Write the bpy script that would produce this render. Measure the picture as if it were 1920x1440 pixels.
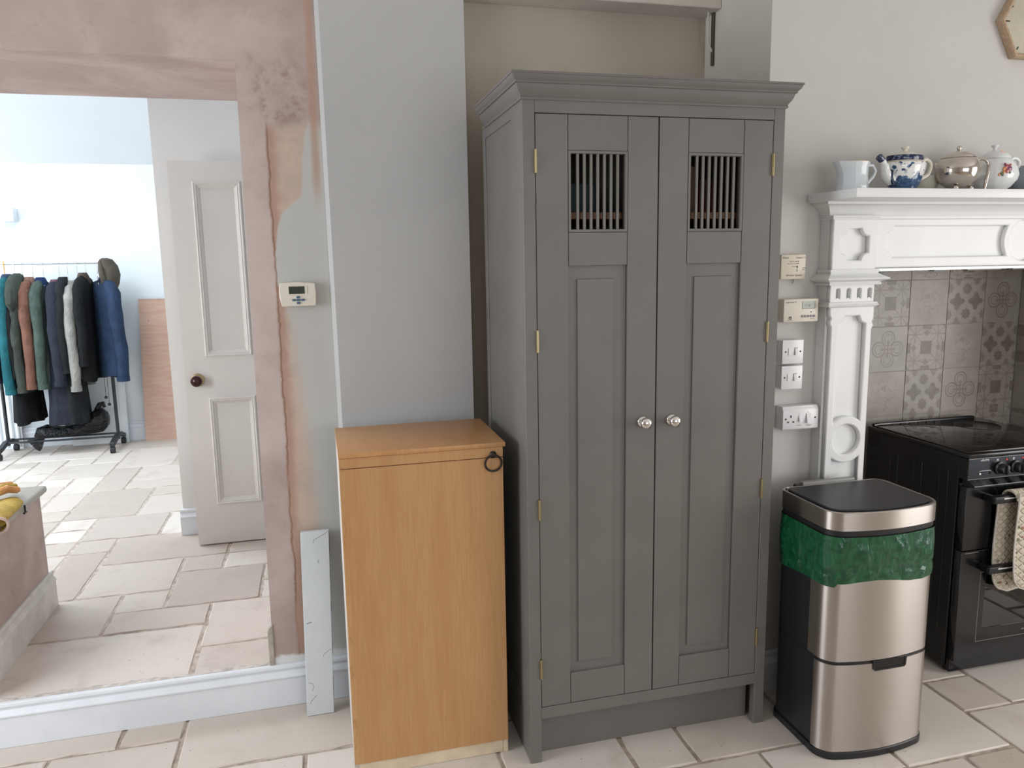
import bpy, bmesh, math, random
from mathutils import Vector, Matrix
sin, cos, pi = math.sin, math.cos, math.pi
for o in list(bpy.data.objects): bpy.data.objects.remove(o)
SC = bpy.context.scene
C = SC.collection
RND = random.Random(7)

# ------------------------------------------------------------------ camera
PITCH, YAW, ROLL = 0.15852224, 0.24679344, -0.01707637
CAMPOS = Vector((-0.609657, -2.2480057, 1.6605614))
fw = Vector((sin(YAW)*cos(PITCH), cos(YAW)*cos(PITCH), -sin(PITCH)))
rt = Vector((cos(YAW), -sin(YAW), 0)); up = rt.cross(fw)
r2 = rt*cos(ROLL) + up*sin(ROLL); u2 = up*cos(ROLL) - rt*sin(ROLL)
cam = bpy.data.objects.new('camera', bpy.data.cameras.new('camera'))
cam.matrix_world = Matrix(((r2.x, u2.x, -fw.x, CAMPOS.x), (r2.y, u2.y, -fw.y, CAMPOS.y),
                           (r2.z, u2.z, -fw.z, CAMPOS.z), (0, 0, 0, 1)))
cam.data.sensor_width = 36; cam.data.lens = 36*1436.116/1920; cam.data.clip_start = .05
C.objects.link(cam); SC.camera = cam
# ------------------------------------------------------------------ view, sky, lights
SC.view_settings.view_transform = 'Standard'; SC.view_settings.look = 'None'
SC.view_settings.gamma = 1; SC.view_settings.use_curve_mapping = False
SC.view_settings.exposure = -0.07
W = bpy.data.worlds.new('sky'); SC.world = W; W.use_nodes = True
W.node_tree.nodes['Background'].inputs[0].default_value = (.72, .84, 1, 1)
W.node_tree.nodes['Background'].inputs[1].default_value = 1.2
def area(name, loc, target, sx, sy, power, col):
    l = bpy.data.lights.new(name, 'AREA'); l.shape = 'RECTANGLE'; l.size = sx; l.size_y = sy
    l.energy = power; l.color = col
    o = bpy.data.objects.new(name, l); C.objects.link(o); o.location = loc
    o.rotation_euler = (Vector(target)-Vector(loc)).to_track_quat('-Z', 'Y').to_euler()
    return o
# daylight through the kitchen's windows (behind and to the right of the camera) and the left window
area('daylight_back_window', (1.2, -4.85, 1.55), (1.2, 0, 1.2), 2.4, 1.5, 31, (1, .98, .95))
area('daylight_right_window', (3.85, -2.2, 1.4), (0, -1.6, 1.0), 1.8, 1.9, 63, (1, .96, .91))
area('daylight_left_window', (-3.35, -.48, 1.6), (0, .1, 1.1), 1.5, 1.5, 62, (.90, .95, 1))
# daylight in the back hall: roof light and a side window, then an added passage fill
area('daylight_hall_rooflight', (-3.0, 3.1, 3.25), (-3.0, 3.9, 0), 1.8, 1.4, 92, (.84, .93, 1))
area('daylight_hall_window', (-5.35, 3.4, 1.5), (-2.5, 4.2, .9), 1.6, 1.8, 100, (.80, .91, 1))
area('passage_fill', (-2.9, 1.75, 2.0), (-1.2, 2.1, .4), .7, .6, 13, (1, .99, .98))  # added fill lamp to brighten the door and nib, no window here

# ------------------------------------------------------------------ helpers: node expressions
def lin(r, g, b):
    f = lambda c: (c/255/12.92 if c <= 10.3 else ((c/255+.055)/1.055)**2.4)
    return (f(r), f(g), f(b), 1)
class X:
    def __init__(s, nt, k): s.nt = nt; s.k = k
    def op(s, o, *a):
        n = s.nt.nodes.new('ShaderNodeMath'); n.operation = o
        for i, v in enumerate((s,)+a):
            if isinstance(v, X): s.nt.links.new(v.k, n.inputs[i])
            else: n.inputs[i].default_value = v
        return X(s.nt, n.outputs[0])
    def __add__(s, b): return s.op('ADD', b)
    __radd__ = __add__
    def __sub__(s, b): return s.op('SUBTRACT', b)
    def __rsub__(s, b): return (s*-1)+b
    def __mul__(s, b): return s.op('MULTIPLY', b)
    __rmul__ = __mul__
    def __truediv__(s, b): return s.op('DIVIDE', b)
    def abs(s): return s.op('ABSOLUTE')
    def sin(s): return s.op('SINE')
    def max(s, b): return s.op('MAXIMUM', b)
    def min(s, b): return s.op('MINIMUM', b)
    def frac(s): return s.op('FRACT')
    def sqrt(s): return s.op('SQRT')
    def lt(s, b): return s.op('LESS_THAN', b)
    def gt(s, b): return s.op('GREATER_THAN', b)
    def ss(s, a, b):
        n = s.nt.nodes.new('ShaderNodeMapRange'); n.interpolation_type = 'SMOOTHSTEP'
        s.nt.links.new(s.k, n.inputs[0]); n.inputs[1].default_value = a; n.inputs[2].default_value = b
        return X(s.nt, n.outputs[0])
    def ssx(s, a, w):      # smoothstep of s against an expression a, half width w
        return (s-a).ss(-w, w)
def mixc(nt, f, a, b):
    n = nt.nodes.new('ShaderNodeMix'); n.data_type = 'RGBA'
    if isinstance(f, X): nt.links.new(f.k, n.inputs[0])
    else: n.inputs[0].default_value = f
    for i, v in ((6, a), (7, b)):
        if hasattr(v, 'is_output'): nt.links.new(v, n.inputs[i])
        else: n.inputs[i].default_value = v if len(v) == 4 else (*v, 1)
    return n.outputs[2]
def mk(name, rough=.5, metal=0, spec=.5):
    m = bpy.data.materials.new(name); m.use_nodes = True
    nt = m.node_tree; b = nt.nodes['Principled BSDF']
    b.inputs['Roughness'].default_value = rough; b.inputs['Metallic'].default_value = metal
    b.inputs['Specular IOR Level'].default_value = spec
    return m, nt, b
def coords(nt, which='Object'):
    t = nt.nodes.new('ShaderNodeTexCoord'); s = nt.nodes.new('ShaderNodeSeparateXYZ')
    nt.links.new(t.outputs[which], s.inputs[0])
    return t.outputs[which], [X(nt, s.outputs[i]) for i in range(3)]
def comb(nt, x, y, z):
    n = nt.nodes.new('ShaderNodeCombineXYZ')
    for i, v in enumerate((x, y, z)):
        if isinstance(v, X): nt.links.new(v.k, n.inputs[i])
        else: n.inputs[i].default_value = v
    return n.outputs[0]
def noise(nt, vec, scale, detail=3, rough=.55, dist=0):
    n = nt.nodes.new('ShaderNodeTexNoise'); nt.links.new(vec, n.inputs['Vector'])
    n.inputs['Scale'].default_value = scale; n.inputs['Detail'].default_value = detail
    n.inputs['Roughness'].default_value = rough; n.inputs['Distortion'].default_value = dist
    return X(nt, n.outputs['Fac'])
def voro(nt, vec, scale, rnd=1):
    n = nt.nodes.new('ShaderNodeTexVoronoi'); nt.links.new(vec, n.inputs['Vector'])
    n.inputs['Scale'].default_value = scale; n.inputs['Randomness'].default_value = rnd
    return X(nt, n.outputs['Distance']), n.outputs['Color']
def bump(nt, b, h, strength=.2, dist=.01):
    n = nt.nodes.new('ShaderNodeBump'); n.inputs['Strength'].default_value = strength
    n.inputs['Distance'].default_value = dist
    nt.links.new(h.k, n.inputs['Height']); nt.links.new(n.outputs[0], b.inputs['Normal'])
def setc(nt, b, c):
    if hasattr(c, 'is_output'): nt.links.new(c, b.inputs['Base Color'])
    else: b.inputs['Base Color'].default_value = c
def mulc(c, k): return (c[0]*k, c[1]*k, c[2]*k, 1)
def paint(name, rgb, rough=.5, var=.06, nscale=4, bs=.12, bscale=90, spec=.4):
    m, nt, b = mk(name, rough, 0, spec); v, _ = coords(nt)
    n = noise(nt, v, nscale, 4)
    setc(nt, b, mixc(nt, n.ss(.3, .7), mulc(rgb, 1-var), mulc(rgb, 1+var)))
    if bs: bump(nt, b, noise(nt, v, bscale, 3), bs, .002)
    return m
def plain(name, rgb, rough=.4, metal=0, spec=.5):
    m, nt, b = mk(name, rough, metal, spec); b.inputs['Base Color'].default_value = (*rgb[:3], 1)
    return m

# ------------------------------------------------------------------ helpers: meshes
def wloc(p):
    v = Vector((0, 0, 0))
    while p is not None: v += p.location; p = p.parent
    return v
def link_mesh(name, me, mat, parent=None):
    o = bpy.data.objects.new(name, me); C.objects.link(o)
    for m in (mat if isinstance(mat, (list, tuple)) else [mat]):
        if len(me.materials) < 8: me.materials.append(m)
    if parent is not None: o.parent = parent
    return o
class MB:
    def __init__(s): s.v = []; s.f = []
    def add(s, vs, fs):
        n = len(s.v); s.v += [tuple(v) for v in vs]; s.f += [tuple(i+n for i in f) for f in fs]; return s
    def box(s, x0, x1, y0, y1, z0, z1):
        return s.add([(x, y, z) for x in (x0, x1) for y in (y0, y1) for z in (z0, z1)],
                     [(0, 1, 3, 2), (4, 6, 7, 5), (0, 4, 5, 1), (2, 3, 7, 6), (0, 2, 6, 4), (1, 5, 7, 3)])
    def prism(s, pts, axis, a, b):
        f = {'x': lambda p, q: (q, p[0], p[1]), 'y': lambda p, q: (p[0], q, p[1]), 'z': lambda p, q: (p[0], p[1], q)}[axis]
        n = len(pts)
        return s.add([f(p, a) for p in pts]+[f(p, b) for p in pts],
                     [tuple(range(n)), tuple(range(2*n-1, n-1, -1))]+[(i, (i+1) % n, n+(i+1) % n, n+i) for i in range(n)])
    def loft(s, rings, caps=True, closed=False):
        n = len(rings[0]); vs = [p for r in rings for p in r]; m = len(rings); fs = []
        for k in range(m if closed else m-1):
            a = k*n; b = ((k+1) % m)*n
            fs += [(a+i, a+(i+1) % n, b+(i+1) % n, b+i) for i in range(n)]
        if caps and not closed: fs += [tuple(range(n-1, -1, -1)), tuple((m-1)*n+i for i in range(n))]
        return s.add(vs, fs)
    def tube(s, path, r, n=8, caps=True, closed=False, flat=1.0):
        path = [Vector(p) for p in path]; rs = r if isinstance(r, (list, tuple)) else [r]*len(path)
        rings = []; prev = None
        for i, p in enumerate(path):
            a = path[i-1] if (i > 0 or closed) else path[i]
            b = path[(i+1) % len(path)] if (i < len(path)-1 or closed) else path[i]
            t = (b-a).normalized()
            if prev is None:
                h = Vector((0, 0, 1)) if abs(t.z) < .9 else Vector((1, 0, 0)); u = t.cross(h).normalized()
            else:
                u = prev-t*prev.dot(t); u = u.normalized()
            prev = u; w = t.cross(u)
            rings.append([p+(u*cos(2*pi*k/n)*flat+w*sin(2*pi*k/n))*rs[i] for k in range(n)])
        return s.loft(rings, caps, closed)
    def lathe(s, prof, c, n=24, axis='z', sx=1, sy=1, caps=True, rot=0):
        rings = []
        for r, h in prof:
            ring = []
            for k in range(n):
                a = 2*pi*k/n+rot; p, q = r*cos(a)*sx, r*sin(a)*sy
                ring.append({'z': (c[0]+p, c[1]+q, c[2]+h), 'y': (c[0]+p, c[1]+h, c[2]+q), 'x': (c[0]+h, c[1]+p, c[2]+q)}[axis])
            rings.append(ring)
        return s.loft(rings, caps)
    def sweep_u(s, prof, x0, x1, yf, yb):     # closed profile of (out, z) swept round three sides
        rings = [[(x0-p, yb, z) for p, z in prof], [(x0-p, yf-p, z) for p, z in prof],
                 [(x1+p, yf-p, z) for p, z in prof], [(x1+p, yb, z) for p, z in prof]]
        return s.loft(rings)
    def frame(s, prof, x0, x1, z0, z1):       # closed profile of (inset, y) swept round a rectangle
        rings = [[(x0+d, y, z0+d) for d, y in prof], [(x1-d, y, z0+d) for d, y in prof],
                 [(x1-d, y, z1-d) for d, y in prof], [(x0+d, y, z1-d) for d, y in prof]]
        return s.loft(rings, closed=True)
    def xf(s, M): s.v = [tuple(M @ Vector(p)) for p in s.v]; return s
    def build(s, name, mat, parent=None, bevel=0, seg=1, smooth=False, ang=35):
        me = bpy.data.meshes.new(name); off = wloc(parent) if parent is not None else Vector((0, 0, 0))
        me.from_pydata([tuple(Vector(p)-off) for p in s.v], [], s.f); me.validate()
        bm = bmesh.new(); bm.from_mesh(me)
        bmesh.ops.recalc_face_normals(bm, faces=bm.faces)
        if bevel:
            es = [e for e in bm.edges if len(e.link_faces) == 2 and e.calc_face_angle(0) > .5]
            bmesh.ops.bevel(bm, geom=es, offset=bevel, segments=seg, profile=.5, affect='EDGES', clamp_overlap=True)
        bm.to_mesh(me); bm.free()
        if smooth or seg > 1:
            for p in me.polygons: p.use_smooth = True
            me.set_sharp_from_angle(angle=math.radians(ang))
        return link_mesh(name, me, mat, parent)
def tagp(o, label=None, cat=None, group=None, kind=None):
    for k, v in (('label', label), ('category', cat), ('group', group), ('kind', kind)):
        if v: o[k] = v
    return o
def thing(name, label, cat, loc, group=None):
    o = bpy.data.objects.new(name, None); o.empty_display_size = .05; o.location = loc; C.objects.link(o)
    return tagp(o, label, cat, group)
def struct(mb, name, mat, parent=None, bevel=0):
    o = mb.build(name, mat, parent, bevel)
    if parent is None: o['kind'] = 'structure'
    return o
def box(x0, x1, y0, y1, z0, z1): return MB().box(x0, x1, y0, y1, z0, z1)
def curve_mesh(cu):
    o = bpy.data.objects.new('tmp', cu); C.objects.link(o)
    me = bpy.data.meshes.new_from_object(o.evaluated_get(bpy.context.evaluated_depsgraph_get()))
    bpy.data.objects.remove(o); bpy.data.curves.remove(cu); me.materials.clear()
    return me
def plate(name, outline, holes, y0, y1, mat, parent, bev=0):   # front-facing board with cut-outs; outline in x,z
    cu = bpy.data.curves.new('p', 'CURVE'); cu.dimensions = '2D'; cu.fill_mode = 'BOTH'
    cu.extrude = (y1-y0)/2-bev; cu.bevel_depth = bev; cu.bevel_resolution = 1
    if bev: cu.offset = -bev
    for pts in [outline]+holes:
        sp = cu.splines.new('POLY'); sp.points.add(len(pts)-1); sp.use_cyclic_u = True
        for p, q in zip(sp.points, pts): p.co = (q[0], q[1], 0, 1)
    me = curve_mesh(cu); off = wloc(parent) if parent else Vector((0, 0, 0)); ym = (y0+y1)/2
    for v in me.vertices: v.co = Vector((v.co.x, ym-v.co.z, v.co.y))-off
    me.update()
    return link_mesh(name, me, mat, parent)
def text(name, s, size, x, y, z, mat, parent, align='LEFT', shear=0, th=.0004):
    cu = bpy.data.curves.new('t', 'FONT'); cu.body = s; cu.size = size; cu.align_x = align; cu.shear = shear
    cu.extrude = th/2; cu.resolution_u = 2
    me = curve_mesh(cu); off = wloc(parent)
    for v in me.vertices: v.co = Vector((x+v.co.x, y-th/2-v.co.z, z+v.co.y))-off
    me.update()
    return link_mesh(name, me, mat, parent)
def arc(cx, cz, r, a0, a1, n=10):
    return [(cx+r*cos(math.radians(a0+(a1-a0)*i/n)), cz+r*sin(math.radians(a0+(a1-a0)*i/n))) for i in range(n+1)]

# ------------------------------------------------------------------ materials
WHITE = paint('white_gloss_paint', (.845, .85, .85, 1), .35, .015, 6, .08, 60)
SKIRT = paint('white_skirting_paint', (.76, .79, .83, 1), .4, .03, 9, .1, 70)
BREAST = paint('off_white_emulsion', (.575, .56, .535, 1), .75, .025, 3, .1, 120)
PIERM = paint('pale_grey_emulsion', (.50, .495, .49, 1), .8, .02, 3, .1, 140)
ALCOVE_LIT = paint('alcove_side_lit_emulsion', (.58, .545, .49, 1), .8, .03, 3, .1, 120)  # alcove side colour lightened to paint in daylight from the left window
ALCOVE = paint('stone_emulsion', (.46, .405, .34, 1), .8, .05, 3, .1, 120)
HALLW = paint('hall_white_emulsion', (.78, .82, .84, 1), .8, .015, 3, .05, 120)
NIBW = paint('hall_cream_emulsion', (.78, .755, .72, 1), .7, .02, 3, .05, 120)
DOORW = paint('cream_door_paint', (.74, .71, .67, 1), .42, .02, 5, .05, 80)
GREY = paint('grey_eggshell', (.165, .155, .142, 1), .42, .05, 5, .15, 160)
GROUT = paint('grout', (.40, .335, .275, 1), .95, .25, 30, .6, 120)
GROUTL = paint('pale_grout', (.50, .48, .45, 1), .9, .1, 30, .2, 120)
def plaster_mat(zoned):
    m, nt, b = mk('bare_plaster_zoned' if zoned else 'bare_plaster', .85, 0, .2)
    v, (x, y, z) = coords(nt)
    n1 = noise(nt, v, 2.6, 5, .6, .4); n2 = noise(nt, v, 14, 5, .65, .6); n3 = noise(nt, v, 45, 3)
    A = mixc(nt, n1.ss(.35, .7), (.43, .335, .305, 1), (.58, .48, .445, 1))
    A = mixc(nt, noise(nt, comb(nt, x*.35, y, z*2.5), 5, 4, .6, .5).ss(.5, .75)*.4, A, (.50, .43, .40, 1))
    A = mixc(nt, n2.ss(.55, .8)*.5, A, (.34, .225, .19, 1))
    col = A
    if zoned:
        cu = nt.nodes.new('ShaderNodeFloatCurve'); mp = cu.mapping.curves[0]
        pts = [(.0, -.64), (.684, -.644), (1.075, -.67), (1.467, -.705), (1.60, -.742), (1.70, -.742), (1.79, -.728), (1.84, -.712), (1.90, -.642), (2.10, -.622), (2.16, -.60), (2.2, -.50), (3.0, -.4)]
        cu.mapping.use_clip = False
        while len(mp.points) < len(pts): mp.points.new(.5, .5)
        for p, (a, c) in zip(mp.points, pts): p.location = (a/3, c+1); p.handle_type = 'VECTOR'
        cu.mapping.update()
        zz = z/3; nt.links.new(zz.k, cu.inputs[1])
        b2 = X(nt, cu.outputs[0])-1
        wob = (n2-.5)*.018+(n1-.5)*.02
        xl = wob*1.2-.745
        low = (z+(n2-.5)*.08+(n1-.5)*.05).ss(2.16, 2.11)
        right = x.ssx(xl, .004)*low
        col = mixc(nt, right, col, mixc(nt, n2.ss(.35, .65), (.60, .46, .38, 1), (.53, .42, .355, 1)))
        terr = x.ssx(xl-.006, .005)*(x-xl).ss(.045, .008)*low
        col = mixc(nt, terr*.75, col, (.42, .255, .19, 1))
        line = (x-xl).abs().ss(.005, .001)*low*n1.ss(.3, .5)
        col = mixc(nt, line*.7, col, (.22, .13, .09, 1))
        soft = z.ss(1.62, 1.40)
        gs = x.ssx(b2+wob*.6, .005); gw = x.ssx(b2+wob, .035)
        g = (gs*(1-soft)+gw*soft)*low
        col = mixc(nt, g, col, mixc(nt, n1, (.50, .495, .47, 1), (.56, .555, .53, 1)))
        pr = (x+.585+wob*.4).abs().ss(.022, .004)*z.ss(1.82, 2.0)
        col = mixc(nt, pr*.75, col, (.45, .29, .22, 1))
        rr = ((x+.70)*(x+.70)*1.4+(z-2.235)*(z-2.235)).sqrt()
        ring = (rr-.085+(n2-.5)*.16+(n1-.5)*.22).abs().ss(.05, .0)*n3.ss(.35, .65)*n2.ss(.3, .6)
        col = mixc(nt, rr.ss(.2, .03)*n2.ss(.35, .7)*.45, col, (.33, .215, .18, 1))
        col = mixc(nt, ring*.6, col, (.27, .165, .13, 1))
        tl = ((x+1.75)*(x+1.75)+(z-2.6)*(z-2.6)).sqrt().ss(.38, .08)
        col = mixc(nt, tl*.5, col, (.25, .20, .17, 1))
        bottom = (z+(n2-.5)*.05).ss(.20, .18)
        col = mixc(nt, bottom, col, (.74, .74, .73, 1))
    setc(nt, b, col); bump(nt, b, n3*.4+n2, .15, .004)
    return m
PLASTERZ = plaster_mat(True); PLASTER = plaster_mat(False)
def stone_mat(name, ca, cb, cc):
    m, nt, b = mk(name, .5, 0, .4); v, _ = coords(nt)
    oi = nt.nodes.new('ShaderNodeObjectInfo'); rnd = X(nt, oi.outputs['Random'])
    n1 = noise(nt, v, 5, 5, .6, .3); n2 = noise(nt, v, 28, 5, .7); n3 = noise(nt, v, 2.2, 2)
    c = mixc(nt, rnd, ca, cb)
    c = mixc(nt, ((rnd*7.31).frac()).ss(.55, 1)*.6, c, cc)
    c = mixc(nt, n1.ss(.5, .75)*.45, c, cc)
    c = mixc(nt, n2.ss(.58, .75)*.25, c, mulc(cc, .75))
    d, _c = voro(nt, v, 38); gate = noise(nt, v, 9, 2)
    pit = d.ss(.13, .05)*gate.ss(.56, .64)
    c = mixc(nt, pit*.75, c, (.20, .155, .12, 1))
    setc(nt, b, c); bump(nt, b, n1*.6+n2*.3-pit*.6, .35, .006)
    rg = n1*.25+.38; nt.links.new(rg.k, b.inputs['Roughness'])
    return m
STONE_K = stone_mat('kitchen_limestone', (.59, .52, .455, 1), (.71, .655, .60, 1), (.46, .39, .33, 1))
STONE_H = stone_mat('hall_limestone', (.53, .455, .395, 1), (.67, .605, .545, 1), (.41, .34, .29, 1))
def veneer(name, c0, c1, c2, x0, x1, strips):
    m, nt, b = mk(name, .38, 0, .45); v, (x, y, z) = coords(nt)
    u = (x-x0)/(x1-x0)
    g = noise(nt, comb(nt, x*60, y*60, z*2.5), 3, 4, .6); g2 = noise(nt, comb(nt, x*14, y*14, z*1.2), 2, 3)
    c = mixc(nt, g.ss(.3, .7), c0, c1)
    if strips:
        r = nt.nodes.new('ShaderNodeValToRGB'); r.color_ramp.interpolation = 'CONSTANT'
        st = [(0, .55), (.155, .2), (.34, .75), (.485, .05), (.635, .45), (.77, .3)]
        while len(r.color_ramp.elements) < len(st): r.color_ramp.elements.new(.5)
        for e, (p, q) in zip(r.color_ramp.elements, st): e.position = p; e.color = (q, q, q, 1)
        nt.links.new(u.k, r.inputs[0]); f = X(nt, r.outputs[0])
        c = mixc(nt, f*.55, c, c2)
        fl = u.ss(.55, .60)*u.ss(.645, .63)*noise(nt, comb(nt, x*16, y, z*9), 2.2, 4, .6, .8).ss(.52, .68)
        c = mixc(nt, fl*.5, c, mulc(c2, .8))
    c = mixc(nt, g2.ss(.4, .7)*.3, c, c2)
    setc(nt, b, c); return m
MAPLE = veneer('honey_maple_veneer', (.51, .28, .12, 1), (.575, .33, .148, 1), (.41, .20, .075, 1), -.57, -.055, True)
MAPLETOP = veneer('honey_maple_top', (.50, .255, .105, 1), (.56, .30, .125, 1), (.42, .20, .075, 1), -.57, -.055, False)
CREAMS = paint('off_white_melamine', (.60, .575, .54, 1), .5, .03, 10, .05)
CREAMW = paint('cream_plinth', (.70, .58, .42, 1), .6, .08, 20, .1)
m, nt, b = mk('plywood', .7, 0, .2); v, (x, y, z) = coords(nt)
g = noise(nt, comb(nt, x*2, y*2, z*16), 2, 5, .6, 1.2); kn, _c = voro(nt, comb(nt, x*2, y, z), 7)
c = mixc(nt, g.ss(.35, .7), (.60, .41, .32, 1), (.53, .33, .25, 1)); setc(nt, b, mixc(nt, kn.ss(.09, .02)*.8, c, (.2, .1, .07, 1)))
PLY = m
BLACKP = plain('black_plastic', (.012, .012, .014), .35)
BLACKE = plain('black_enamel', (.006, .006, .007), .2)
BLACKM = plain('black_powder_coat', (.02, .022, .026), .45)
RUBBER = plain('dark_rubber', (.02, .02, .022), .7)
STEELD = plain('dark_steel', (.05, .045, .042), .38, .8)
CHROME = plain('polished_nickel', (.82, .79, .75), .12, 1)
SILVER = plain('silver_plate', (.62, .57, .52), .13, 1)
BRASS = plain('brass', (.42, .34, .19), .38, 1)
GOLD = plain('gilt', (.70, .48, .22), .3, 1)
IRON = plain('aged_iron', (.035, .028, .024), .45, .6)
GALV = plain('galvanised_strip', (.42, .43, .43), .4, .8)
PLWHITE = plain('white_plastic', (.80, .80, .82), .3)
PLCREAM = plain('cream_plastic', (.70, .64, .52), .42)
PLCREAM2 = plain('ivory_plastic', (.74, .69, .60), .42)
PLSHADE = plain('grey_plastic', (.30, .30, .30), .4)
INK = plain('dark_print', (.05, .04, .04), .6)
INKG = plain('grey_print', (.30, .27, .24), .6)
LCD = plain('dark_lcd', (.035, .045, .03), .2)
LCDL = plain('pale_lcd', (.50, .54, .50), .25)
BLUEB = plain('slate_blue_rubber', (.06, .12, .20), .5)
RED = plain('red_print', (.70, .03, .03), .5)
PRINTW = plain('white_print', (.75, .75, .75), .5)
m, nt, b = mk('brushed_steel', .3, 1); v, (x, y, z) = coords(nt)
g = noise(nt, comb(nt, x*2, y*2, z*260), 3, 3); g2 = noise(nt, v, 3, 2)
setc(nt, b, mixc(nt, g, (.50, .455, .42, 1), (.57, .525, .49, 1))); bump(nt, b, g, .05, .001)
rg = g*.05+g2*.05+.27; nt.links.new(rg.k, b.inputs['Roughness']); STEEL = m
tn = nt.nodes.new('ShaderNodeTangent'); tn.direction_type = 'RADIAL'; tn.axis = 'Z'; nt.links.new(tn.outputs[0], b.inputs['Tangent'])
b.inputs['Anisotropic'].default_value = .88; b.inputs['Anisotropic Rotation'].default_value = .25
m, nt, b = mk('hob_glass', .06, 0, .6); b.inputs['Base Color'].default_value = (.010, .009, .008, 1); HOB = m
def thin_glass(name, tint, ior=1.5):
    m = bpy.data.materials.new(name); m.use_nodes = True; nt = m.node_tree; nt.nodes.clear()
    o = nt.nodes.new('ShaderNodeOutputMaterial'); t = nt.nodes.new('ShaderNodeBsdfTransparent'); g = nt.nodes.new('ShaderNodeBsdfGlossy')
    f = nt.nodes.new('ShaderNodeFresnel'); mx = nt.nodes.new('ShaderNodeMixShader'); f.inputs[0].default_value = ior
    t.inputs[0].default_value = tint; g.inputs['Roughness'].default_value = .03
    nt.links.new(f.outputs[0], mx.inputs[0]); nt.links.new(t.outputs[0], mx.inputs[1]); nt.links.new(g.outputs[0], mx.inputs[2])
    nt.links.new(mx.outputs[0], o.inputs[0]); return m
OVGLASS = thin_glass('smoked_oven_glass', (.42, .43, .40, 1), 1.9)
m, nt, b = mk('green_polythene', .17, 0, .6); v, (x, y, z) = coords(nt)
g = noise(nt, v, 22, 4, .6, 1.5); setc(nt, b, mixc(nt, g.ss(.35, .65), (.004, .058, .022, 1), (.010, .10, .04, 1)))
bump(nt, b, noise(nt, comb(nt, x, y, z*.35), 30, 4, .55, 1.6), .5, .010); GREENP = m
def cloth(name, rgb, rough=.85, scale=25, bs=.5, c2=None):
    m, nt, b = mk(name, rough, 0, .2); v, (x, y, z) = coords(nt)
    g = noise(nt, v, scale*.4, 4, .6, .6)
    setc(nt, b, mixc(nt, g.ss(.3, .7), mulc(rgb, .8), c2 or mulc(rgb, 1.15)))
    bump(nt, b, noise(nt, comb(nt, x, y, z*.45), scale, 4, .6, .8), bs, .03); return m
CERAM = plain('white_glaze', (.76, .77, .77), .08)
CERAMG = plain('pale_grey_glaze', (.60, .64, .67), .1)
CERAMC = plain('cream_glaze', (.66, .62, .52), .12)
m, nt, b = mk('blue_transfer_glaze', .08); v, (x, y, z) = coords(nt)
n1 = noise(nt, v, 26, 5, .6, .7); n2 = noise(nt, v, 75, 4, .6); n3 = noise(nt, v, 12, 3, .6, .5)
scene_ = (n1*.45+n3*.55+(z-.058)*-5).ss(.50, .53)
leaf = noise(nt, v, 40, 3, .5, 1.6).ss(.56, .59)*(z.ss(.05, .07))*(z.ss(.105, .095))
white = n2.ss(.60, .66)*.7
c = mixc(nt, scene_.max(leaf), (.76, .76, .74, 1), mixc(nt, n2.ss(.3, .6), (.012, .035, .10, 1), (.05, .11, .22, 1)))
c = mixc(nt, scene_*white, c, (.6, .65, .7, 1)); setc(nt, b, c); WILLOW = m
m, nt, b = mk('dark_blue_transfer', .1); v, _ = coords(nt); n2 = noise(nt, v, 110, 4)
setc(nt, b, mixc(nt, n2.ss(.52, .66), (.012, .02, .062, 1), (.16, .20, .30, 1))); NAVYB = m
FLOWR = plain('rose_transfer', (.33, .06, .07), .2); FLOWO = plain('amber_transfer', (.55, .22, .08), .2); FLOWP = plain('plum_transfer', (.22, .06, .13), .2); LEAF = plain('leaf_transfer', (.10, .13, .05), .2)
TAN = plain('beige_bands', (.52, .44, .38), .3)
CAPST = paint('stone_grey_sill', (.40, .385, .33, 1), .45, .04, 8, .05)

# ------------------------------------------------------------------ setting: room shell
ZH = .163
# thermostat wall with its wide opening
wf = MB().prism([(-4.2, 0), (-2.75, 0), (-2.75, 2.345), (-.831, 2.345), (-.844, 0), (-.545, 0), (-.545, 3.0), (-4.2, 3.0)], 'y', .605, 1.29)
struct(wf, 'wall_front', PLASTERZ)
# pier with chamfered left corner (leans a little)
pv = []
for zz, xl in ((0, -.551), (3.0, -.566)):
    pv.append([(xl, .656, zz), (xl, .594, zz), (xl+.014, .580, zz), (-.05, .580, zz), (-.05, .656, zz)])
struct(MB().loft(pv), 'trim_1', PIERM)
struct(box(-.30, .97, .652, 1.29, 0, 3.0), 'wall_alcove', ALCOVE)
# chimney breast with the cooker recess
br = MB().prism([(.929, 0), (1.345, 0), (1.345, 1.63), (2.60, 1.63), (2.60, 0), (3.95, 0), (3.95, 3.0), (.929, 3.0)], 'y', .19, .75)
o = struct(br, 'wall_chimney', [BREAST, ALCOVE_LIT])
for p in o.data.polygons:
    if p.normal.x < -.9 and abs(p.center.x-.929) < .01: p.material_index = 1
struct(box(1.346, 2.599, .6665, .75, 0, 1.629), 'wall_recess', GROUTL)
RECESS = bpy.data.objects['wall_recess']
struct(box(2.5905, 2.5995, .195, .6664, 0, 1.629), 'wall_recess_side', GROUTL); RSIDE = bpy.data.objects['wall_recess_side']
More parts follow.
